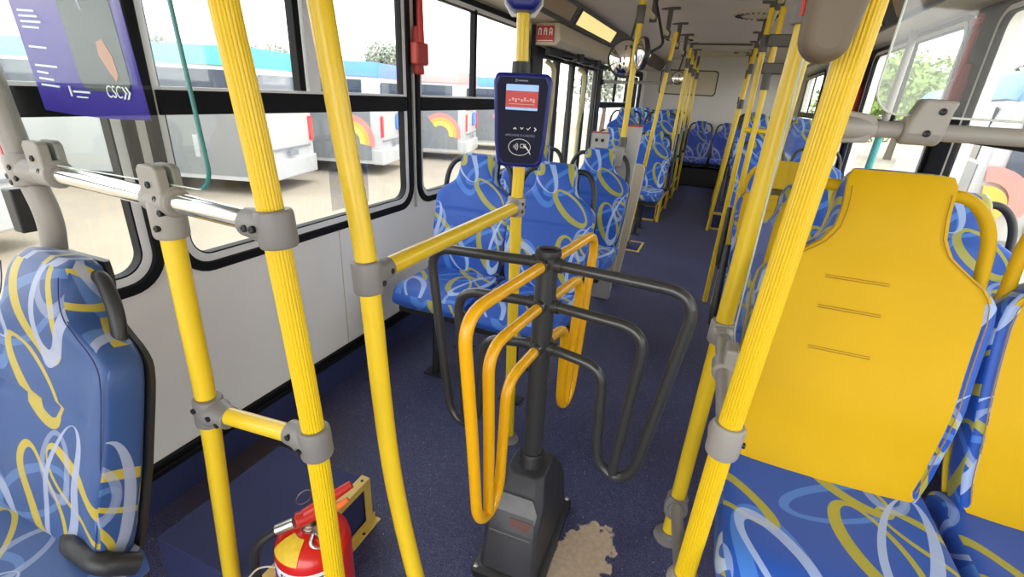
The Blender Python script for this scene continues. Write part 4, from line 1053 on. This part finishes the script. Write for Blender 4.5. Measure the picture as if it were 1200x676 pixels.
# ------------------------------------------------------------------ floor box and extinguisher
t = thing('floor_box', 'low navy box edged with yellow angle trim on the floor beside the extinguisher', 'box', (-.95, .72, 0))
bx0, bx1, by0, by1, bz = -1.16, -.80, .50, .905, .168
part(t, 'box', MB().box(bx0, bx1-.006, by0, by1-.006, 0, bz-.004), M['navy'], bevel=.004)
ed = [((bx1, by0, bz), (bx1, by1, bz)), ((bx1, by1, bz), (bx1, by1, .01)), ((bx1, by0, .012), (bx1, by1+.0, .012))]
part(t, 'top_trim', MB().box(bx1-.028, bx1+.002, by0, by1, bz-.004, bz+.001).box(bx1-.002, bx1+.003, by0, by1, bz-.022, bz), M['yellow_trim'], bevel=.001)
part(t, 'corner_trim', MB().box(bx1-.002, bx1+.003, by1-.028, by1, .0, bz-.022), M['yellow_trim'], bevel=.001)
part(t, 'foot_trim', MB().box(bx1, bx1+.004, by0, by1+.01, .0, .022).box(bx1, bx1+.025, by0, by1+.01, 0, .004), M['yellow_trim'], bevel=.001)
part(t, 'trim_screw', MB().lathe([(0, 0), (.005, 0), (.004, .002), (0, .002)], 12, Matrix.Translation((bx1-.011, by1-.02, bz+.001))), M['screw'])
part(t, 'trim_screw', MB().lathe([(0, 0), (.005, 0), (.004, .002), (0, .002)], 12, Matrix.Translation((bx1+.015, by1-.06, .004))), M['screw'])

ex, ey = -.672, .565
E_ = thing('fire_extinguisher', 'red fire extinguisher with a black hose standing behind the ribbed left post', 'extinguisher', (ex, ey, 0)); mE = Matrix.Translation((ex, ey, 0)); R = .080
cyl = part(E_, 'cylinder', MB().lathe([(0, .0), (R*.92, .0), (R, .012), (R, .330), (R*.97, .345), (R*.86, .357), (R*.66, .367), (R*.40, .374), (.018, .378), (.018, .385), (0, .385)], 40, mE), M['red'])
def wrap(a0, a1, z0, z1, rr, n=24):
    v = []; f = []
    for i in range(n+1):
        a = math.radians(a0+(a1-a0)*i/n)
        v += [(ex+rr*math.cos(a), ey+rr*math.sin(a), z0), (ex+rr*math.cos(a), ey+rr*math.sin(a), z1)]
    for i in range(n): f.append((2*i, 2*i+2, 2*i+3, 2*i+1))
    return MB().add(v, f)
lab = sub(E_, cyl, 'paper_label', wrap(-140, -5, .18, .325, R+.0007), M['white_ink'])
def on_cyl(a, z, rr=R+.0012):
    a = math.radians(a); return basis((ex+rr*math.cos(a), ey+rr*math.sin(a), z), (-math.sin(a), math.cos(a), 0), (0, 0, 1))
for i, ch in enumerate('FENIX EXT'):
    if ch != ' ': text('lettering', ch, .022, on_cyl(-98+i*8, .306), M['ink'], cyl, .0003)
mb = MB()
for i in range(7):
    mb.prism(rrect(.006, .003, .0005, 1), on_cyl(-88+i*7, .288), 0, .0006)
sub(E_, cyl, 'small_print', mb, M['ink'], smooth=0)
mb = MB(); mc = on_cyl(-118, .285)
mb.prism([(0, .028), (.007, .01), (.022, .014), (.010, .0), (.020, -.016), (.004, -.010), (0, -.03), (-.006, -.010), (-.021, -.015), (-.010, .0), (-.022, .014), (-.007, .01)], mc, 0, .0006)
sub(E_, cyl, 'flame_mark', mb, M['purple_ink'], smooth=0)
# yellow label on the dome
prof_ = [(R*.97, .345), (R*.86, .357), (R*.66, .367), (R*.40, .374)]
v_ = []; f_ = []
for i, (r_, z_) in enumerate(prof_):
    for j in range(9):
        a_ = math.radians(-128+58*j/8); v_.append((ex+(r_+.0008)*math.cos(a_), ey+(r_+.0008)*math.sin(a_), z_+.0014))
for i in range(3):
    for j in range(8): f_.append((i*9+j, i*9+j+1, (i+1)*9+j+1, (i+1)*9+j))
sub(E_, cyl, 'yellow_label', MB().add(v_, f_), M['yel_label'])
vz = .375
part(E_, 'valve', MB().lathe([(0, .365), (.021, .365), (.021, .385), (.015, .390), (.015, .412), (0, .412)], 20, mE), M['brass'], bevel=.001)
hd = Vector((.62, .78, 0)).normalized()
def hp(s, z, o=0): return (ex+hd.x*s-hd.y*o, ey+hd.y*s+hd.x*o, z)
part(E_, 'valve_head', MB().tube([hp(-.028, .405), hp(.03, .412)], [.017, .015], 16), M['red_plastic'], bevel=.003)
part(E_, 'top_lever', MB().tube([hp(-.01, .418), hp(.03, .432), hp(.092, .458)], [.011, .012, .009], 12, fillet=.02), M['red_plastic'])
part(E_, 'lower_lever', MB().tube([hp(.01, .402), hp(.05, .405), hp(.082, .418)], [.010, .009, .006], 12, fillet=.02), M['orange'])
part(E_, 'gauge_fitting', MB().tube([hp(.01, .385, -.02), hp(.03, .385, -.055)], [.012, .015], 16), M['steel'])
part(E_, 'bracket_hook', MB().tube([hp(.0, .385, -.03), hp(-.01, .372, -.045), hp(.01, .36, -.055), hp(.035, .372, -.05)], .004, 10, fillet=.012), M['steel'])
ring_c = Vector(hp(-.005, .435, .03)); u = Vector((hd.x, hd.y, .3)).normalized(); wv = Vector((0, 0, 1))
part(E_, 'pin_ring', MB().tube([ring_c+(u*math.cos(2*PI*k/20)+wv*math.sin(2*PI*k/20))*.017 for k in range(20)], .0012, 6, close=True), M['steel'])
part(E_, 'hose_ferrule', MB().tube([(ex-.028, ey-.018, .392), (ex-.058, ey-.040, .378)], .0115, 16), M['steel'])
part(E_, 'hose', MB().tube([(ex-.055, ey-.038, .379), (ex-.10, ey-.072, .340), (ex-.105, ey-.075, .22), (ex-.09, ey-.05, .10), (ex-.092, ey-.045, .03)], .0095, 14, fillet=.05), M['hose'])
part(E_, 'wire', MB().tube([(ex-.03, ey-.06, .30), (ex-.07, ey-.085, .315), (ex-.10, ey-.10, .27)], .002, 6, fillet=.03), M['beige'])

# ------------------------------------------------------------------ outside
GZ = -1.3
g = MB().box(-60, 60, -30, 90, GZ-.1, GZ).build('ground', M['ground'], smooth=0); struct(g)
def coach(lb, corner, axis_deg, roof, deco, top=1.95, mirror=1, group='parked buses left of the bus'):
    """corner = ground position of the rear corner nearest the viewer; body runs from there along axis"""
    t = thing('parked_bus', lb, 'bus', (corner[0], corner[1], GZ), group)
    t.rotation_euler.z = math.radians(axis_deg)
    # local: x along the body (0 = rear face), y across 0..2.5*mirror, z up from the ground
    H = top-GZ; W = 2.5*mirror; Lg = 11
    def bld(name, mb, m, par=None, **k):
        o = mb.build(name, m, None, **k); o.parent = par or t; return o
    sec = [(0, .35), (W, .35), (W*1.0, H-.75), (W*.97, H-.25), (W*.90, H-.04), (W*.1, H-.04), (W*.03, H-.25), (0, H-.75)]
    rs = []
    for x, k in ((0, .96), (.06, .985), (.25, 1), (Lg-.4, 1), (Lg, .95)):
        rs.append([Vector((x, W/2+(y-W/2)*k, .35+(z-.35)*(1-(1-k)*.6))) for y, z in sec])
    bld('body', MB().rings(rs), M['bus_white'], smooth=50)
    rf = [(W*.99, H-.40), (W*.97, H-.24), (W*.90, H+.0), (W*.1, H+.0), (W*.03, H-.24), (W*.01, H-.40)]
    bld('roof', MB().rings([[Vector((x, W/2+(y-W/2)*k, z-dz)) for y, z in rf] for x, k, dz in ((-.015, .97, .02), (.25, 1.012, 0), (Lg-.3, 1.012, 0))]), roof, smooth=50)
    e = -.012*mirror; s0, s1 = sorted((e, e*.2))
    rg = bld('rear_panel', MB().box(-.035, .02, *sorted((W*.10, W*.90)), 1.0, 1.05), M['bus_grey'])
    rw = bld('rear_window', MB().prism(rrect(abs(W)*.82, .80, .12, 5), basis((.018, W/2, H-.95), (0, 1, 0), (0, 0, 1)), -.05, .01), M['bus_glass'], smooth=0)
    bld('bumper', MB().rings([[Vector((x, W/2+(y-W/2)*k, z)) for y, z in ((0, .32), (W, .32), (W, .78), (0, .78))] for x, k in ((-.10, .90), (-.06, .99), (.25, 1.01))]), M['bus_white'], bevel=.04)
    bld('number_plate', MB().box(-.115, -.09, W/2-.2, W/2+.2, .85, .98), M['bus_grey'])
    bld('side_skirt_panel', MB().box(.28, 3.6, *sorted((e, .02*mirror)), .45, H-1.25), M['bus_grey'], smooth=0)
    bld('side_window', MB().box(.5, Lg-.5, *sorted((e*1.2, .02*mirror)), H-1.2, H-.50), M['bus_glass'], smooth=0)
    for yc in (() if deco == 'corner' else (W*.06, W*.94)):
        l = bld('tail_light', MB().prism(rrect(.15, .62, .05, 4), basis((.0, yc, 1.45), (0, 1, 0), (0, 0, 1)), -.055, .03), M['tail'], smooth=0)
    for x in (3.0, 8.6):
        for y in (.16*mirror, W-.16*mirror):
            w = bld('wheel', MB().lathe([(0, -.13), (.30, -.13), (.47, -.12), (.49, 0), (.47, .12), (.30, .13), (0, .13)], 28, Matrix.Translation((x, y, .49)) @ Matrix.Rotation(PI/2, 4, 'X')), M['tyre'])
            bld('hub', MB().lathe([(0, -.14), (.24, -.14), (.22, -.08), (.22, .08), (.24, .14), (0, .14)], 20, Matrix.Translation((x, y, .49)) @ Matrix.Rotation(PI/2, 4, 'X')), M['silver'], w)
    if deco == 'rainbow':
        for r0, r1, m in ((.62, .78, M['bus_pink']), (.47, .62, M['bus_orange']), (.32, .47, M['bus_yellow'])):
            pts = [(.95-r1*math.cos(a), 1.0+r1*math.sin(a)) for a in [math.radians(-10+140*k/16) for k in range(17)]]
            inn = [(.95-r0*math.cos(a), 1.0+r0*math.sin(a)) for a in [math.radians(130-140*k/16) for k in range(17)]]
            bld('rainbow_band', MB().prism(pts+inn, basis((0, 0, 0), (1, 0, 0), (0, 0, 1)), -e*1.0*1 if mirror < 0 else .013, -e*1.8 if mirror < 0 else .022), m, smooth=0)
        bld('blue_patch', MB().prism(rrect(.7, .5, .12, 4), basis((-.005, W*.72, 1.55), (0, 1, 0), (0, 0, 1)), -.045, .0), M['bus_blue'], smooth=0)
    if deco == 'corner':
        bs = basis((-.0, 0, 0), (0, 1, 0), (0, 0, 1)); k = mirror
        def arc(cy, cz, r0, r1, a0, a1):
            P_ = [(cy+k*r1*math.cos(math.radians(a0+(a1-a0)*i/14)), cz+r1*math.sin(math.radians(a0+(a1-a0)*i/14))) for i in range(15)]
            Q_ = [(cy+k*r0*math.cos(math.radians(a1-(a1-a0)*i/14)), cz+r0*math.sin(math.radians(a1-(a1-a0)*i/14))) for i in range(15)]
            return P_+Q_
        bld('coral_band', MB().prism(arc(k*.12, 1.55, .26, .46, -20, 100), bs, -.075, -.03), M['bus_pink'], smooth=0)
        bld('orange_band', MB().prism(arc(k*.12, 1.50, .04, .26, -85, 100), bs, -.075, -.03), M['bus_orange'], smooth=0)
        bld('yellow_band', MB().prism(arc(k*.12, 1.15, .02, .26, -60, 60), bs, -.075, -.03), M['bus_yellow'], smooth=0)
        bld('green_dot', MB().prism(ell2(.13, .17, 24, k*.78, 1.25), bs, -.075, -.03), M['bus_green'], smooth=0)
    if deco == 'plain':
        bld('access_symbol_sticker', MB().prism(rrect(.22, .22, .01, 2), basis((-.0, W*.12, 1.05), (0, 1, 0), (0, 0, 1)), -.045, .0), M['bus_blue'], smooth=0)
        bld('side_plate', MB().box(1.5, 1.62, *sorted((e*1.6, 0)), .85, 1.35), M['bus_white'], smooth=0)
    return t
AX = 180+17
# axis pointing away from us to -x; local y axis must point to +y world => mirror = -1
coach('white parked bus at far left with coral roof, seen under the poster', (-9.0, 1.6), AX, M['bus_pink'], 'rainbow', mirror=-1)
coach('parked bus with a teal roof and grey side beyond the long left window', (-9.75, 8.3), AX, M['bus_teal'], 'plain', mirror=-1)
coach('parked bus with a blue roof and rainbow side, right part of the long left window', (-9.6, 12.5), AX, M['bus_blue'], 'rainbow', mirror=-1)
coach('parked bus with a coral roof and rainbow side, beyond the window beside the validator', (-9.2, 17.2), AX, M['bus_pink'], 'rainbow', mirror=-1)
coach('distant parked bus with a blue roof behind the validator', (-8.8, 22.2), AX, M['bus_blue'], 'rainbow', mirror=-1)
coach('parked bus outside the right windows with a rainbow corner and pale blue roof', (3.3, 8.6), 80, M['bus_blue'], 'corner', top=1.95, mirror=-1, group='parked vehicles right of the bus')
# van on the right
t = thing('parked_van', 'white van parked beyond the right windows', 'van', (9.6, 24.0, GZ), 'parked vehicles right of the bus')
t.rotation_euler.z = math.radians(-20)
mb = MB(); sec = [(-2.4, .4), (2.4, .4), (2.4, 1.2), (1.6, 1.35), (1.0, 2.1), (-2.2, 2.2), (-2.4, 1.8)]
rs = [[Vector((x*k, y, .4+(z-.4)*k)) for x, z in sec] for y, k in ((-.98, .96), (-.9, 1), (.9, 1), (.98, .96))]
o = mb.rings(rs).build('body', M['bus_white'], t, smooth=40, bevel=.05)
MB().box(-1.9, .9, -1.0, -.97, 1.35, 1.95).build('side_window', M['bus_glass'], t)
for x in (-1.5, 1.5):
    for y in (-.9, .9): MB().lathe([(0, -.1), (.3, -.1), (.34, 0), (.3, .1), (0, .1)], 20, Matrix.Translation((x, y, .34)) @ Matrix.Rotation(PI/2, 4, 'X')).build('wheel', M['tyre'], t)

def tree(lb, loc, h, r, leaf='leaf', seed=1):
    rnd = random.Random(seed)
    t = thing('tree', lb, 'tree', loc, 'trees beyond the yard')
    MB().tube([(0, 0, 0), (.1, 0, h*.35), (0, .1, h*.6)], [.22, .16, .10], 10).build('trunk', M['bark'], t)
    mb = MB()
    for c in range(16):
        a = rnd.random()*2*PI; rr = rnd.random()*r*.75; cz = h*(.5+.42*rnd.random()); cr = r*(.35+.25*rnd.random())
        c0 = Vector((rr*math.cos(a), rr*math.sin(a), cz))
        for k in range(230):
            v = Vector((rnd.gauss(0, 1), rnd.gauss(0, 1), rnd.gauss(0, 1))).normalized(); p = c0+v*cr*(.75+.3*rnd.random()); s = .10+.10*rnd.random()
            q = Vector((rnd.gauss(0, 1), rnd.gauss(0, 1), rnd.gauss(0, 1))).normalized()*s; w = v.cross(q).normalized()*s*.6
            mb.add([p-q, p+w, p+q, p-w], [(0, 1, 2, 3)])
    mb.build('crown', M[leaf], t, smooth=0)
    return t
tr = [((16, 36, GZ), 6.5, 3.0, 'leaf'), ((23, 40, GZ), 7.0, 3.2, 'leaf'), ((9.5, 37, GZ), 5.6, 2.7, 'leaf2'), ((31, 42, GZ), 7.5, 3.4, 'leaf'), ((5.2, 27, GZ), 4.6, 2.1, 'leaf2'), ((38, 36, GZ), 8, 3.4, 'leaf')]
for i, (l, h, r, lf) in enumerate(tr):
    tree(['dark green tree right of centre beyond the right windows', 'broad dark tree behind the white van', 'pale green bushy tree by the right window divider', 'tall dark tree toward the right edge of the windows', 'yellowish green tree nearest the rear of the right windows', 'farthest right dark tree beyond the windows'][i], l, h, r, lf, i+3)
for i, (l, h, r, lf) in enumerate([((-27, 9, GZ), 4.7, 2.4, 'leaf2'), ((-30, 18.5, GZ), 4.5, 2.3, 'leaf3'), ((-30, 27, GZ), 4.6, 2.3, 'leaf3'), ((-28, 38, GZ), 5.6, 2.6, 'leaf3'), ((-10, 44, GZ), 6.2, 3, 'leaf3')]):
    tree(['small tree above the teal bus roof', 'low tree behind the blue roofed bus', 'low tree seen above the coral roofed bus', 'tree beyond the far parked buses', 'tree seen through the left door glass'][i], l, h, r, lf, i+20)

# ------------------------------------------------------------------ light
W = bpy.data.worlds.new('World'); bpy.context.scene.world = W; W.use_nodes = True
nt_ = W.node_tree; bg = nt_.nodes['Background']
tc = nt_.nodes.new('ShaderNodeTexCoord'); sp = nt_.nodes.new('ShaderNodeSeparateXYZ'); nt_.links.new(tc.outputs['Generated'], sp.inputs[0])
rp = nt_.nodes.new('ShaderNodeValToRGB'); nt_.links.new(sp.outputs[2], rp.inputs[0])
rp.color_ramp.elements[0].position = 0; rp.color_ramp.elements[0].color = (1, .99, .97, 1)
rp.color_ramp.elements[1].position = .8; rp.color_ramp.elements[1].color = (.86, .92, 1, 1)
nt_.links.new(rp.outputs[0], bg.inputs[0]); bg.inputs[1].default_value = 1.15
s = bpy.data.lights.new('sun', 'SUN'); s.energy = .35; s.angle = math.radians(8); s.color = (1, .96, .9)
so = bpy.data.objects.new('sun', s); C.objects.link(so); so.rotation_euler = (math.radians(-12), math.radians(14), 0)

# ------------------------------------------------------------------ camera
F = 562.0; CX, CY = 600., 338.
vyx, vyy, vzx = 855., 124., 525.
vzy = CY+(-(F*F)-(vyx-CX)*(vzx-CX))/(vyy-CY)
Y = Vector((vyx-CX, -(vyy-CY), -F)).normalized()
Z = -Vector((vzx-CX, -(vzy-CY), -F)).normalized(); Z = (Z-Y*Z.dot(Y)).normalized(); X = Y.cross(Z)
R = Matrix((X, Y, Z))    # rows: world axes in camera space -> camera to world rotation
cam = bpy.data.cameras.new('camera'); co = bpy.data.objects.new('camera', cam); C.objects.link(co)
cam.sensor_fit = 'HORIZONTAL'; cam.sensor_width = 36; cam.lens = F/1200*36; cam.clip_start = .02; cam.clip_end = 300
co.matrix_world = Matrix.Translation((0, 0, 1.28)) @ R.to_4x4()
sc = bpy.context.scene; sc.camera = co
sc.view_settings.view_transform = 'Standard'; sc.view_settings.look = 'None'; sc.view_settings.gamma = 1; sc.view_settings.exposure = 2.0
sc.view_settings.use_curve_mapping = False
